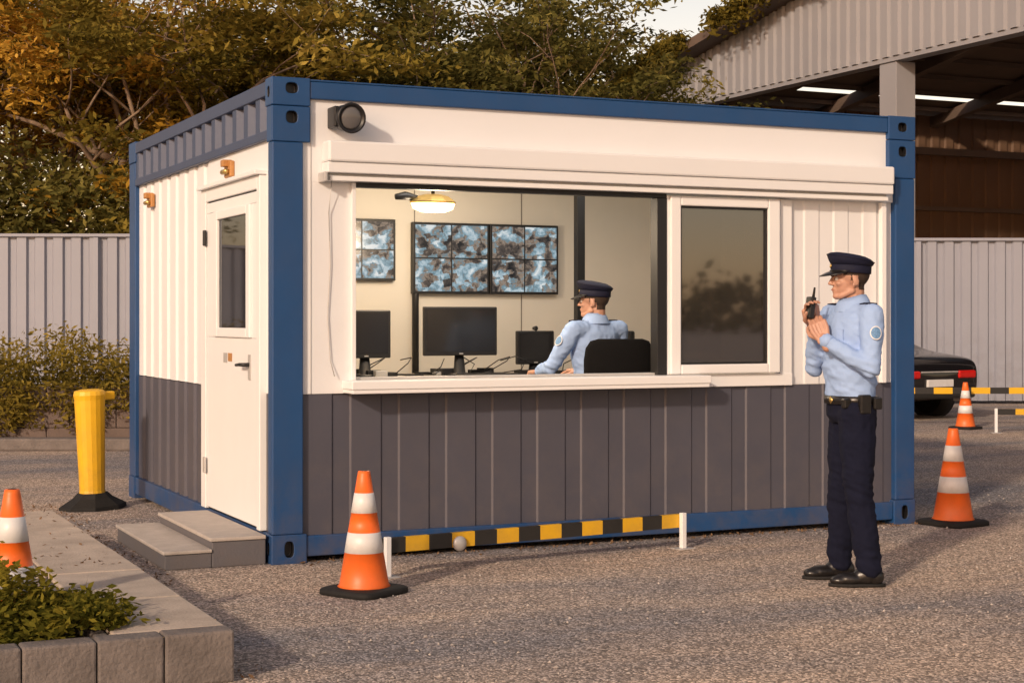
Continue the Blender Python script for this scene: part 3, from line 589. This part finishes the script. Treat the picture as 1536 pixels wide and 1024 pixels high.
def monitor(x,y,w,h,zb_,rz=0,web=False):
    t=empty('computer_monitor',(x,y,0.99),rz); z=zb_-0.99
    box('screen_body',-w/2,w/2,-0.02,0.02,z,z+h,M['black'],t,0.008)
    mobj('screen_panel',[(-w/2+0.02,-0.0215,z+0.03),(w/2-0.02,-0.0215,z+0.03),(w/2-0.02,-0.0215,z+h-0.02),(-w/2+0.02,-0.0215,z+h-0.02)],[(0,1,2,3)],M['screenoff'],t)
    loft('stand',[ring(0,0.0,0.0,0.11,0.08),ring(0,0.0,0.012,0.11,0.08),ring(0,0.01,0.02,0.045,0.03),ring(0,0.02,z+0.05,0.03,0.015)],M['black'],t)
    box('logo',-0.015,0.015,-0.0225,-0.0205,z+0.01,z+0.018,M['steel'],t,0)
    if web: disc('webcam',(0,0,z+h+0.018),(0,-1,0),[(-0.02,0.012),(0.02,0.018),(0.022,0.01)],M['black'],t)
def placem(px,Y,w,y0_,y1_,**k):
    x=backx(px,Y); monitor(x,Y,w,wz(y0_,x,Y)-wz(y1_,x,Y),wz(y1_,x,Y),**k)
placem(690,1.70,0.56,460,533); placem(548,1.70,0.36,465,537); placem(802,1.85,0.30,496,546,web=True)
for i in range(22):
    x=random.uniform(0.9,2.9); y=random.uniform(1.5,2.1); w=random.uniform(0.03,0.12)
    box('desk_item',x,x+w*1.5,y,y+w,0.991,0.991+random.uniform(0.01,0.05),random.choice([M['black'],M['steel'],M['rubber'],M['black']]),desk,0.004)
for i in range(7):
    x=random.uniform(1.0,2.7); pts=[(x+0.12*math.sin(k*0.9+i)+k*0.03,1.75+0.1*math.cos(k*1.1+i),1.0+max(0,0.12*math.sin(k*0.7+i))) for k in range(9)]
    tube('cable',pts,0.004,M['black'],desk,5)
box('keyboard',1.75,2.2,1.35,1.5,0.991,1.01,M['black'],desk,0.004)
box('telephone',3.2,3.38,1.7,1.9,0.991,1.06,M['black'],desk,0.01); box('phone_handset',3.22,3.27,1.68,1.9,1.065,1.30,M['black'],desk,0.015)
lamp=empty('ceiling_lamp',(1.50,1.3,-0.035))
n6=10
loft('shade',[ring(0,0,2.205,0.165,0.10,n6),ring(0,0,2.215,0.17,0.105,n6),ring(0,0,2.25,0.12,0.07,n6),ring(0,0,2.265,0.06,0.04,n6)],M['gold'],lamp,True,False)
loft('diffuser',[ring(0,0,2.145,0.09,0.05,n6),ring(0,0,2.165,0.145,0.085,n6),ring(0,0,2.203,0.16,0.095,n6)],emis('lamp_glow',(1.0,0.62,0.25),8),lamp,True,False)
tube('stem',[(0,0,2.26),(0,0,2.535)],0.012,M['black'],lamp)
tube('arm',[(-0.10,0,2.235),(-0.20,0.0,2.25),(-0.27,0,2.24)],[0.015,0.03,0.02],M['black'],lamp)
ld=bpy.data.lights.new('lamp_bulb','POINT'); ld.energy=34; ld.color=(1,0.78,0.54); ld.shadow_soft_size=0.12
lo=bpy.data.objects.new('lamp_bulb',ld); lo.location=(0,0,2.03); link(lo,lamp)
ld=bpy.data.lights.new('interior_fill_light','AREA'); ld.energy=20; ld.color=(1,0.92,0.83); ld.shape='RECTANGLE'; ld.size=2.4; ld.size_y=0.3  # added fill under the ceiling, no fixture there; brightens the cabin interior
lo=bpy.data.objects.new('interior_fill_light',ld); lo.location=(2.1,1.0,2.48); link(lo,cab)
def chair(loc,rz):
    t=empty('office_chair',loc,rz)
    def rr(cx,cy,z,w,d,n=24,p=0.5):
        o=[]
        for i in range(n):
            a=2*math.pi*i/n; ca,sa=math.cos(a),math.sin(a); o.append((cx+w*math.copysign(abs(ca)**p,ca),cy+d*math.copysign(abs(sa)**p,sa),z))
        return o
    loft('seat',[rr(0,0,0.42,0.2,0.2),rr(0,0,0.44,0.25,0.24),rr(0,0,0.49,0.25,0.24),rr(0,0,0.505,0.2,0.2)],M['leather'],t)
    rg=[]
    for k,(z,w,d) in enumerate([(0.60,0.17,0.02),(0.63,0.21,0.032),(0.75,0.235,0.038),(0.92,0.238,0.036),(1.00,0.228,0.032),(1.045,0.20,0.024),(1.06,0.15,0.014)]):
        r=rr(0,-0.25-0.05*(z-0.6),z,w,d); rg.append([(x,y+0.9*x*x,zz) for x,y,zz in r])
    loft('back',rg,mat('chair_mesh',(0.006,0.006,0.0065),0.9,0.2,30,0.1,200,spec=0.12),t)
    tube('spine',[(0,-0.1,0.41),(0,-0.3,0.45),(0,-0.32,0.7)],0.02,M['black'],t)
    tube('column',[(0,0,0.08),(0,0,0.42)],0.028,M['steel'],t)
    for k in range(5):
        a=k*1.2566; tube('star_leg',[(0,0,0.09),(0.28*math.cos(a),0.28*math.sin(a),0.06)],[0.025,0.018],M['black'],t); disc('castor',(0.28*math.cos(a),0.28*math.sin(a)-0.012,0.028),(0,1,0),[(0,0.027),(0.025,0.027)],M['black'],t,12)
    for s_2 in (-1,1): tube('armrest',[(0.27*s_2,-0.1,0.45),(0.29*s_2,-0.05,0.62),(0.29*s_2,0.12,0.63)],0.018,M['black'],t)
    return t
cx,cy=site(0.565+0.06,10.9-0.05)
chair((cx+0.02,cy,FL),math.atan2(0.85,-0.22)-math.pi/2-YAW)

# ---------------------------------------------------------------- steps
st=empty('entry_steps')
box('lower_step',-0.60,-0.335,0.04,1.36,0.0,0.085,M['stepside'],st,0.006); box('lower_tread',-0.61,-0.335,0.03,1.37,0.0855,0.105,M['step'],st,0.005)
box('upper_step',-0.334,-0.025,0.04,1.36,0.0,0.145,M['stepside'],st,0.006); box('upper_tread',-0.345,-0.025,0.03,1.37,0.1455,0.167,M['step'],st,0.005)
# ---------------------------------------------------------------- cones
def cone(x,y,z=0,s=1.0,rz=0.0):
    t=empty('traffic_cone',(x,y,z),rz); t.scale=(s,s,s)
    R=lambda z:0.128-(0.128-0.03)*(z-0.035)/(0.62-0.035)
    zs=[0.03,0.05,0.21,0.2105,0.312,0.3125,0.41,0.4105,0.51,0.5105,0.60,0.618,0.62]; rg=[];mi=[]
    for i,zz in enumerate(zs):
        k=0.0015 if i in(3,4,7,8) else 0
        r=R(zz)+k+(0.012 if i==0 else 0)-(0.006 if i==12 else 0); rg.append(ring(0,0,zz,r,r,40))
    for i in range(12): mi.append(1 if i in (3,7) else 0)
    loft('cone_body',rg,[M['orange'],M['reflect']],t,True,True,mi)
    loft('hole_rim',[ring(0,0,0.6195,0.018,0.018,20),ring(0,0,0.6215,0.018,0.018,20)],M['black'],t)
    def sq(w,z,n=40,p=0.35):
        o=[]
        for i in range(n):
            a=2*math.pi*i/n; c,s_=math.cos(a),math.sin(a); o.append((w*math.copysign(abs(c)**p,c),w*math.copysign(abs(s_)**p,s_),z))
        return o
    loft('rubber_base',[sq(0.175,0.0),sq(0.18,0.004),sq(0.178,0.026),sq(0.165,0.034),sq(0.14,0.038)],M['rubber'],t,True,True)
    return t
cone(0.158,-1.107,0,1.0,0.5)
cone(4.70,-0.16,0,1.05,0.15)
cx,cy=site(5.73,20.6); cone(cx,cy,0,0.95,0.3)
cone(-1.66,-1.83,0.03,1.04,0.7)
# ---------------------------------------------------------------- bollard
bo=empty('bollard',(-0.42,3.2,0)); bo.rotation_euler=(0.0,-0.035,0.4)
o=loft('post',[ring(0,0,0.10,0.098,0.098,18),ring(0,0,0.14,0.092,0.092,18),ring(0.0,0,0.80,0.110,0.110,18),ring(0,0,0.835,0.116,0.116,18),ring(0,0,0.865,0.108,0.108,18),ring(0,0,0.875,0.07,0.07,18)],M['yellow'],bo,True,False); bev(o,0.004)
box('chain_lug',0.09,0.20,-0.03,0.03,0.79,0.85,M['yellow'],bo,0.008)
loft('base',[ring(0,0,0.0,0.26,0.2,8,0.4),ring(0,0,0.03,0.255,0.195,8,0.4),ring(0,0,0.085,0.15,0.13,8,0.4),ring(0,0,0.12,0.11,0.11,8,0.4)],M['rubber'],bo,True,False)
# ---------------------------------------------------------------- striped barriers
def barrier(p0,p1,z0,z1,seg,posts,name='striped_barrier',knob=True,th=0.03):
    t=empty(name); a=Vector((*p0,0)); b=Vector((*p1,0)); d=(b-a).normalized(); nrm=Vector((-d.y,d.x,0)); Lb=(b-a).length; n=int(round(Lb/seg)); V=[];F=[];mi=[]
    for i in range(n):
        o_=len(V)
        for q in (a+d*(Lb*i/n),a+d*(Lb*(i+1)/n)):
            for s in (-1,1):
                for z in (z0,z1): V.append(q+nrm*s*th/2+Vector((0,0,z)))
        F+=[(o_,o_+4,o_+5,o_+1),(o_+2,o_+3,o_+7,o_+6),(o_+1,o_+5,o_+7,o_+3),(o_,o_+2,o_+6,o_+4)]; mi+=[i%2]*4
        if i==0: F.append((o_,o_+1,o_+3,o_+2)); mi.append(0)
        if i==n-1: F.append((o_+4,o_+6,o_+7,o_+5)); mi.append(i%2)
    mobj('rail',V,F,[M['stripeblk'],M['yellow']],t,False,mi)
    for q in posts:
        c=a+d*(Lb*q); w=0.016
        o=box('post',-w,w,-w,w,0.006,z1+0.01,M['whitetrim'],t,0.003); o.location=c-nrm*(th/2+w+0.002); o.rotation_euler=(0,0,math.atan2(d.y,d.x))
        o=box('foot',-0.06,0.06,-0.045,0.045,0.0,0.006,M['steel'],t,0.002); o.location=c-nrm*(th/2+w+0.002); o.rotation_euler=(0,0,math.atan2(d.y,d.x))
    if knob:
        c=a+d*(Lb*0.235)-nrm*(th/2); disc('lock_disc',(c.x,c.y,z0+0.02),(-nrm.x,-nrm.y,0),[(0,0.04),(0.015,0.042),(0.022,0.034),(0.03,0.015)],M['steel'],t)
    return t
barrier((0.41,-0.66),(2.44,-0.37),0.128,0.208,0.1435,[0.012,1.0])
barrier(site(4.2,20.9),site(9.5,20.9),0.43,0.51,0.24,[0.0,0.5,1.0],'striped_barrier',False)
barrier(site(5.9,19.9),site(9.3,19.9),0.22,0.29,0.24,[0.0,1.0],'striped_barrier',False)
# ---------------------------------------------------------------- paving + bed
pv=empty('pavement')
xe=[-0.97,-1.41,-2.2,-3.0,-3.8,-4.6]; ye=[-2.69,-1.95,-1.15,-0.35,0.55,1.5]
for i in range(5):
    for j in range(5):
        if i>0 and j<2: continue
        jz=random.uniform(-0.003,0.003)
        bev(box('slab',xe[i+1]+0.003,xe[i]-0.003,ye[j]+0.003,ye[j+1]-0.003,0.0,0.2+jz,M['slab'],pv,0),0.008,2)
x=-0.97
while x>-4.6:
    w=random.choice([0.25,0.27,0.24]); bev(box('kerb_block',x-w+0.004,x,-2.82,-2.70,0,0.197+random.uniform(-0.004,0.004),M['kerb'],pv,0),0.010,2); x-=w
box('bed_edge',-1.47,-1.416,-2.69,-1.155,0,0.19,M['kerb'],pv,0.008)
mobj('soil',[(-4.6,-2.70,0.04),(-1.47,-2.70,0.04),(-1.47,-1.16,0.04),(-4.6,-1.16,0.04)],[(0,1,2,3)],M['soil'])
C=[];sh=[]
for k in range(1000):
    px=-1.58-1.8*random.random()**1.4; py=random.uniform(-2.68,-2.0); hh=0.14+0.22*noise.noise(Vector((px*3,py*3,0)))+0.20*random.random()
    if px>-1.75: hh*=0.8
    for q in range(22):
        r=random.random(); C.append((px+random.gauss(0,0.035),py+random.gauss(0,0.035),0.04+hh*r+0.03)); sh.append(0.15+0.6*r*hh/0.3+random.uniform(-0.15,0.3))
for k in range(300):
    px=-1.44+random.gauss(0,0.055); py=random.uniform(-2.6,-2.1)
    for q in range(8): C.append((px+random.gauss(0,0.03),py+random.gauss(0,0.03),0.21+abs(random.gauss(0,0.035)))); sh.append(random.uniform(0.2,0.9))
leaves('groundcover_plant',C,0.042,M['leafgreen'],None,0.7,0.45,np.array(sh))
# ---------------------------------------------------------------- rear planter wall
pw=empty('planter_wall')
def sbox(name,a0,a1,b0,b1,z0,z1,m,parent,bw=0.01):
    o=box(name,a0,a1,b0,b1,z0,z1,m,parent,bw); o.location=(CAM[0],CAM[1],0); o.rotation_euler=(0,0,-YAW); return o
x=-14.0
while x<-3.0:
    for j in range(3):
        off=0.25 if j%2 else 0; sbox('block',x+off+0.003,x+off+0.497,17.5,17.8,0.22*j+0.002,0.22*j+0.218,M['brownwall'],pw,0.008)
    x+=0.5
sbox('kerb',-14,-3,17.15,17.4,0,0.13,M['kerb'],pw,0.02); sbox('soil_fill',-14,-3,17.81,19.5,0,0.6,M['soil'],pw)
C=[];sh=[]
for k in range(1500):
    a_=random.uniform(-11,-3.4); b_=random.uniform(17.55,18.9); hg=0.28+0.34*random.random()+0.3*noise.noise(Vector((a_*1.5,b_,0)))
    for q in range(16):
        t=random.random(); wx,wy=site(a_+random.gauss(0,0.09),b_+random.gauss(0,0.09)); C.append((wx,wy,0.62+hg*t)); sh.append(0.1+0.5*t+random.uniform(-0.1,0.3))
for k in range(300):
    a_=random.uniform(-11,-3.4); ln=random.uniform(0.2,0.62)*(0.4+max(0,noise.noise(Vector((a_*1.3,9,0)))+0.6))
    for q in range(int(ln*90)):
        t=random.random(); wx,wy=site(a_+random.gauss(0,0.045),17.44-0.05*math.sin(3*t)+random.gauss(0,0.03)); C.append((wx,wy,0.72-ln*t)); sh.append(random.uniform(0.2,0.8))
leaves('planter_shrub',C,0.075,M['leafmix'],None,0.3,0.35,np.array(sh)*0.8,0.4)
# ---------------------------------------------------------------- fences
def fence(a0,b0,a1,b1,h):
    f=empty('corrugated_fence'); p0,p1=site(a0,b0),site(a1,b1); d=Vector((p1[0]-p0[0],p1[1]-p0[1])).normalized(); nrm=(d.y,-d.x)
    corr('sheet',p0,p1,0.05,h-0.04,0.28,0.05,M['fence'],f,nrm,0.5,0.10)
    Lf=math.hypot(p1[0]-p0[0],p1[1]-p0[1])
    o=box('cap_rail',0,Lf,-0.09,0.05,h-0.04,h+0.01,M['fence'],f,0.008); o.location=(p0[0],p0[1],0); o.rotation_euler=(0,0,math.atan2(d.y,d.x))
    q=0
    while q<Lf:
        o=box('post',q,q+0.08,-0.095,-0.052,0,h-0.05,M['fence'],f,0.005); o.location=(p0[0],p0[1],0); o.rotation_euler=(0,0,math.atan2(d.y,d.x)); q+=2.7
fence(-20,25.0,1,25.6,2.70); fence(1.2,26.7,9.6,26.7,2.70)
# ---------------------------------------------------------------- warehouse
wh=empty('warehouse'); WX=18.05; YE=29.05; YR=8.0; zE=7.26; sl=0.16; zb_=6.67
def zr(Y): return zE+sl*(YE-Y) if Y>YR else zE+sl*(YE-YR)-sl*(YR-Y)
corr('gable_cladding',(WX,YE-1.2),(WX,-13),zb_,lambda q: zr(YE-1.2-q)-0.02,0.34,0.06,M['clad'],wh,(-1,0),0.5,0.10)
box('gable_bottom_trim',WX-0.02,WX+0.3,-13,YE-1.2,zb_-0.1,zb_-0.002,M['clad'],wh)
Vv=[(WX-0.6,YE+0.6,zr(YE+0.6)-0.12),(WX-0.6,YR,zr(YR)-0.12),(WX-0.6,YR,zr(YR)+0.10),(WX-0.6,YE+0.6,zr(YE+0.6)+0.10)]
vg=mobj('verge',Vv,[(0,1,2,3)],M['roofsteel'],wh); so=vg.modifiers.new('s','SOLIDIFY'); so.thickness=0.7; so.offset=-1
Vv=[];F=[]
def roofq(x0,x1,ya,yb):
    o_=len(Vv); Vv.extend([(x0,ya,zr(ya)),(x1,ya,zr(ya)),(x1,yb,zr(yb)),(x0,yb,zr(yb))]); F.append((o_,o_+1,o_+2,o_+3))
Y=YE+0.6
while Y>YR:
    yn=max(YR,Y-2.1); roofq(WX-0.55,52,Y,yn); Y=yn
    if Y<=YR: break
    yn=Y-0.55; x=WX-0.55
    while x<52:
        w=random.choice([1.5,2.0,3.0])
        if not (random.random()<0.55 and x>WX+1): roofq(x,min(52,x+w),Y,yn)
        x+=w
    Y=yn
roofq(WX-0.55,52,YR,-13); mobj('roof_sheets',Vv,F,M['roofsteel'],wh)
for Yc in (YE-0.4,17.9,7.5,-3,-12.5):
    box('column',WX+0.02,WX+0.5,Yc-0.27,Yc+0.27,0,zb_-0.101 if Yc<YE-1 else zE-0.1,M['clad'],wh,0.01)
    for X_ in (34,50): box('column_inner',X_,X_+0.3,Yc-0.15,Yc+0.15,0,zr(Yc)-0.3,M['roofsteel'],wh,0)
for X_ in (20.5,24,28,32,36,40,44,48):
    V,F2=[],[]
    for Ya in (YE,YR,-13):
        for q in (0,0.25): V+= [(X_+q,Ya,zr(Ya)-0.40),(X_+q,Ya,zr(Ya)-0.10)]
    for i in range(2):
        o_=i*4; F2+=[(o_,o_+4,o_+5,o_+1),(o_+2,o_+3,o_+7,o_+6),(o_,o_+2,o_+6,o_+4)]
    mobj('rafter',V,F2,M['roofsteel'],wh)
Y=YE-1
while Y>-12: box('purlin',WX+0.6,51,Y,Y+0.08,zr(Y)-0.16,zr(Y)-0.05,M['roofsteel'],wh,0); Y-=1.325
corr('far_side_wall',(WX+1,YE-0.2),(51.5,YE-0.2),0,7.24,0.5,0.06,M['rust'],wh,(0,-1)); corr('end_wall',(51.5,YE-0.2),(51.5,-13),0,8.4,0.5,0.06,M['rust'],wh,(-1,0))
box('wall_rail',WX+1,51,YE-0.45,YE-0.3,4.5,4.62,M['roofsteel'],wh,0); box('wall_rail',WX+1,51,YE-0.45,YE-0.3,6.1,6.3,M['roofsteel'],wh,0)
C=[];sh=[]
for k in range(420):
    t=random.random(); Yv=YE+0.7-16*t; n0=noise.noise(Vector((Yv*0.6,5,0)))
    if n0<-0.12: continue
    zt=zr(Yv)+0.12; ln=random.uniform(0.05,0.5)*(1+2.2*max(0,n0))
    for q in range(26):
        u=random.random(); C.append((WX-0.68+random.gauss(0,0.12),Yv+random.gauss(0,0.16),zt+0.15-ln*u+random.gauss(0,0.08))); sh.append(random.uniform(0.0,0.7)*(1-0.4*u))
leaves('roof_vine',C,0.17,M['leafmix'],None,0.2,0.45,np.array(sh),0.5)
# ---------------------------------------------------------------- parked car
def car(loc,rz):
    t=empty('parked_car',loc,rz)
    st=[(-2.28,0.42,0.66,0.68,0.72,0.64),(-2.22,0.30,0.80,0.83,0.82,0.72),(-2.0,0.24,0.85,0.89,0.88,0.76),(-1.55,0.2,0.86,0.93,0.90,0.76),(-1.25,0.2,0.87,1.0,0.90,0.70),(-0.65,0.2,0.88,1.32,0.91,0.60),(0.1,0.2,0.88,1.38,0.91,0.60),(0.55,0.2,0.88,1.32,0.91,0.60),(1.15,0.2,0.88,0.96,0.90,0.74),(1.6,0.22,0.84,0.89,0.88,0.72),(2.1,0.26,0.72,0.76,0.82,0.66),(2.28,0.38,0.6,0.63,0.68,0.56)]
    rg=[]
    for (x,zb,zm,zt,w,wt) in st:
        rg.append([(x,-w*0.93,zb),(x,-w,zb+0.25*(zm-zb)),(x,-w,zb+0.7*(zm-zb)),(x,-w*0.97,zm),(x,-wt,zt-0.02),(x,-wt*0.6,zt),(x,wt*0.6,zt),(x,wt,zt-0.02),(x,w*0.97,zm),(x,w,zb+0.7*(zm-zb)),(x,w,zb+0.25*(zm-zb)),(x,w*0.93,zb)])
    o=loft('body',rg,[M['carpaint'],M['lens']],t)
    for i in range(11):
        for j in range(12):
            if (3<=i<=7 and j in(3,7)) or (i in (4,7) and j in (4,5,6)): o.data.polygons[i*12+j].material_index=1
    s=o.modifiers.new('s','SUBSURF'); s.levels=2; s.render_levels=2
    for x in (-1.35,1.4):
        for s_2 in (-1,1):
            disc('tyre',(x,0.70*s_2,0.32),(0,s_2,0),[(0,0.29),(0.02,0.32),(0.19,0.32),(0.21,0.29),(0.212,0.21)],M['rubber'],t); disc('rim',(x,0.70*s_2,0.32),(0,s_2,0),[(0.19,0.20),(0.213,0.20),(0.20,0.05)],M['steel'],t)
            disc('arch',(x,0.70*s_2,0.34),(0,s_2,0),[(0,0.38),(0.198,0.38)],M['stripeblk'],t)
    for s_2 in (-1,1):
        bev(box('taillight',-2.30,-2.05,min(s_2*0.36,s_2*0.70),max(s_2*0.36,s_2*0.70),0.57,0.68,M['taillight'],t,0),0.03,3)
        box('exhaust',-2.25,-2.1,s_2*0.5-0.05,s_2*0.5+0.05,0.25,0.31,M['steel'],t)
        bev(box('mirror',0.62,0.75,min(s_2*0.93,s_2*1.07),max(s_2*0.93,s_2*1.07),0.90,1.02,M['carpaint'],t,0),0.02)
    box('licence_plate',-2.31,-2.245,-0.24,0.24,0.46,0.56,M['reflect'],t); box('bumper',-2.32,-2.1,-0.66,0.66,0.30,0.41,M['stripeblk'],t,0.03); box('chrome_strip',-2.30,-2.23,-0.34,0.34,0.655,0.672,M['steel'],t)
hd=Vector((-0.52,0.854)).normalized(); rx,ry=5.85,22.3; cx,cy=site(rx+hd.x*2.28,ry+hd.y*2.28)
car((cx,cy,0),math.atan2(hd.y,hd.x)-YAW)
# ---------------------------------------------------------------- trees
def treegeo(seed,h,spread,nl,trunk_h,lean=0.0):
    rnd=random.Random(seed); V=[];F=[];tips=[]
    def addt(pts,rads,n=7):
        v,f=tube_geo(pts,rads,n); o_=len(V); V.extend(v); F.extend([tuple(i+o_ for i in q) for q in f])
    def grow(p,d,ln,r,dep):
        pts=[p];rs=[r];q=p.copy();dd=d.copy(); ns=5
        for i in range(ns):
            dd=(dd+Vector((rnd.gauss(0,0.16),rnd.gauss(0,0.16),rnd.gauss(0.0,0.10)-(0.05 if dep<2 else -0.03)))).normalized()
            q=q+dd*ln/ns; pts.append(q.copy()); rs.append(r*(1-0.62*(i+1)/ns))
        addt(pts,rs,7 if dep>1 else 4)
        if dep==0:
            for k in (3,4,5): tips.append(pts[k])
            return
        nk=4
        for c in range(nk):
            k=rnd.choice([2,3,3,4,5]) if c<nk-1 else 5
            az=rnd.uniform(0,6.28); nd=(dd*0.75+Vector((math.cos(az)*0.85,math.sin(az)*0.85,rnd.uniform(-0.25,0.45)))).normalized()
            grow(pts[k],nd,ln*rnd.uniform(0.5,0.72),rs[k]*0.75,dep-1)
    p=Vector((0,0,0)); pts=[p];rs=[0.02*h+0.02]
    for i in range(4): p=p+Vector((rnd.gauss(lean,0.08),rnd.gauss(0,0.08),trunk_h/4)); pts.append(p.copy()); rs.append(rs[0]*(1-0.1*(i+1)))
    addt(pts,rs,10)
    for i in range(nl):
        az=i*6.283/nl+rnd.uniform(-0.4,0.4); el=rnd.uniform(0.35,1.25); d=Vector((math.cos(az)*math.cos(el),math.sin(az)*math.cos(el),math.sin(el)))
        k=rnd.choice([2,3,4]); grow(pts[k],d,spread*(0.75+0.3*math.sin(el))*rnd.uniform(0.75,1.1),rs[4]*0.6,2)
    return V,F,tips
def make_tree_data(seed,h,spread,nl,th,nleaf,lsize,m):
    V,F,tips=treegeo(seed,h,spread,nl,th); T=np.array([tuple(t) for t in tips]); idx=RNG.integers(0,len(T),nleaf)
    cs=RNG.uniform(0,1,len(T)); C=T[idx]+RNG.normal(size=(nleaf,3))*np.array([0.22,0.22,0.075])
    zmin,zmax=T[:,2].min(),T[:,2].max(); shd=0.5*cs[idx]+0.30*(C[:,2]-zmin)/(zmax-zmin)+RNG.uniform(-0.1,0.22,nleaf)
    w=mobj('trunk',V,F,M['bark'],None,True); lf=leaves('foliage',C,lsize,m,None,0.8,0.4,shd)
    return w,lf
def put(base,a,b,rz,s,name='broadleaf_tree',m=None,z=0):
    x,y=site(a,b); t=empty(name,(x,y,z),rz); t.scale=(s,s,s*random.uniform(0.98,1.06))
    for o in base:
        c=bpy.data.objects.new(o.name.split('.')[0],o.data); link(c,t)
        if m and 'foliage' in o.name: c.material_slots[0].link='OBJECT'; c.material_slots[0].material=m
bases=[make_tree_data(11,9,3.3,8,2.6,24000,0.14,M['leafolive']),make_tree_data(23,9,3.5,9,2.2,24000,0.14,M['leafolive']),make_tree_data(35,8,3.0,8,3.0,22000,0.14,M['leafolive'])]
G,O,Dk,X_=M['leafgold'],M['leafolive'],M['leafdark'],M['leafmix']
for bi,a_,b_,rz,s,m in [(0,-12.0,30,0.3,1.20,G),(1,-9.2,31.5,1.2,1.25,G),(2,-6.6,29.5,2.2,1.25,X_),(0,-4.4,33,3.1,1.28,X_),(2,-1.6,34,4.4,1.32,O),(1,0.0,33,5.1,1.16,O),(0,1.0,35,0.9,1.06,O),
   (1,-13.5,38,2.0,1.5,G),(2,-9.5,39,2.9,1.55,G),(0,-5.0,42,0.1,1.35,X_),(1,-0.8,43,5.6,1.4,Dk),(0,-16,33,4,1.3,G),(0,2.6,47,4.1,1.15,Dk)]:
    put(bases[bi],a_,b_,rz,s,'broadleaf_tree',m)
for b_ in bases:
    for o in b_: bpy.data.objects.remove(o)
C=[];sh=[]
for k in range(620):
    a_,b_,u=random.uniform(-16,3.5),random.uniform(27,31),random.uniform(0.3,1)
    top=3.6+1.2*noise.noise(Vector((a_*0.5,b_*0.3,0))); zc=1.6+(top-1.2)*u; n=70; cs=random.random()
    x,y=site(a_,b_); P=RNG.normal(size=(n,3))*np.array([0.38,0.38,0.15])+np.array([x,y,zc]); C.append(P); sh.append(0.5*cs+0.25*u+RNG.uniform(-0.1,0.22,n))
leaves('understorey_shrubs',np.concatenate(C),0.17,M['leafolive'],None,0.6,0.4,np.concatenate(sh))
C=[];sh=[]
for k in range(1700):
    t=random.uniform(0,2*math.pi); R=random.uniform(140,160)
    top=2.5+3.0*noise.noise(Vector((math.cos(t)*6,math.sin(t)*6,1))); u=random.random(); P=RNG.normal(size=(20,3))*np.array([2.0,2.0,0.8])+np.array([CAM[0]+R*math.cos(t),CAM[1]+R*math.sin(t),0.6+max(0.5,top)*u])
    C.append(P); sh.append(0.3*random.random()+0.4*u+RNG.uniform(-0.1,0.2,20))
leaves('distant_trees',np.concatenate(C),1.3,M['leafdark'],None,0.3,0.6,np.concatenate(sh)*0.5)
C=[]
for k in range(1500):
    r=random.random()
    if r<0.4: C.append((random.uniform(-0.93,-0.62)+random.gauss(0,0.04),random.uniform(-0.6,3.6),0.008))
    elif r<0.7: C.append((random.uniform(0.1,4.6),random.gauss(0.0,0.05),0.008))
    elif r<0.85: C.append((-0.94+abs(random.gauss(0,0.05)),random.uniform(-2.8,1.5),0.010))
    else: C.append((random.uniform(-2.5,-0.98),random.uniform(-1.1,1.4),0.206))
leaves('fallen_leaves',C,0.026,mat('dry_leaf',(0.15,0.085,0.04),0.8,0.5,30),None,1.5,0.5)

# ---------------------------------------------------------------- light
sd=Vector((-0.80,-0.60,0)).normalized(); el=math.radians(23)
to_sun=Vector((sd.x*math.cos(el),sd.y*math.cos(el),math.sin(el)))
sl_=bpy.data.lights.new('sun','SUN'); sl_.energy=3.1; sl_.angle=math.radians(3); sl_.color=(1.0,0.80,0.60)
so_=bpy.data.objects.new('sun',sl_); so_.rotation_euler=to_sun.to_track_quat('Z','Y').to_euler(); col.objects.link(so_)
w=bpy.data.worlds.new('World'); scene.world=w; w.use_nodes=True; nt=w.node_tree; bg=nt.nodes['Background']
sk=nt.nodes.new('ShaderNodeTexSky'); sk.sky_type='NISHITA'; sk.sun_disc=False; sk.sun_elevation=el; sk.sun_rotation=math.atan2(sd.x,sd.y); sk.dust_density=0.8; sk.air_density=1.0
tn=nt.nodes.new('ShaderNodeMix'); tn.data_type='RGBA'; tn.blend_type='MULTIPLY'; tn.inputs[0].default_value=1; tn.inputs[7].default_value=(2.3,1.50,1.08,1)
nt.links.new(sk.outputs[0],tn.inputs[6]); nt.links.new(tn.outputs[2],bg.inputs[0]); bg.inputs[1].default_value=0.115
# ---------------------------------------------------------------- camera
cd=bpy.data.cameras.new('camera'); cd.sensor_width=36; cd.lens=36*2445/1536; cd.shift_y=-34/1536; cd.clip_end=2000; cd.clip_start=0.05
co=bpy.data.objects.new('camera',cd); co.location=CAM; co.rotation_euler=(math.pi/2,0,-YAW); col.objects.link(co); scene.camera=co
scene.view_settings.view_transform='Standard'; scene.view_settings.look='None'; scene.view_settings.exposure=0
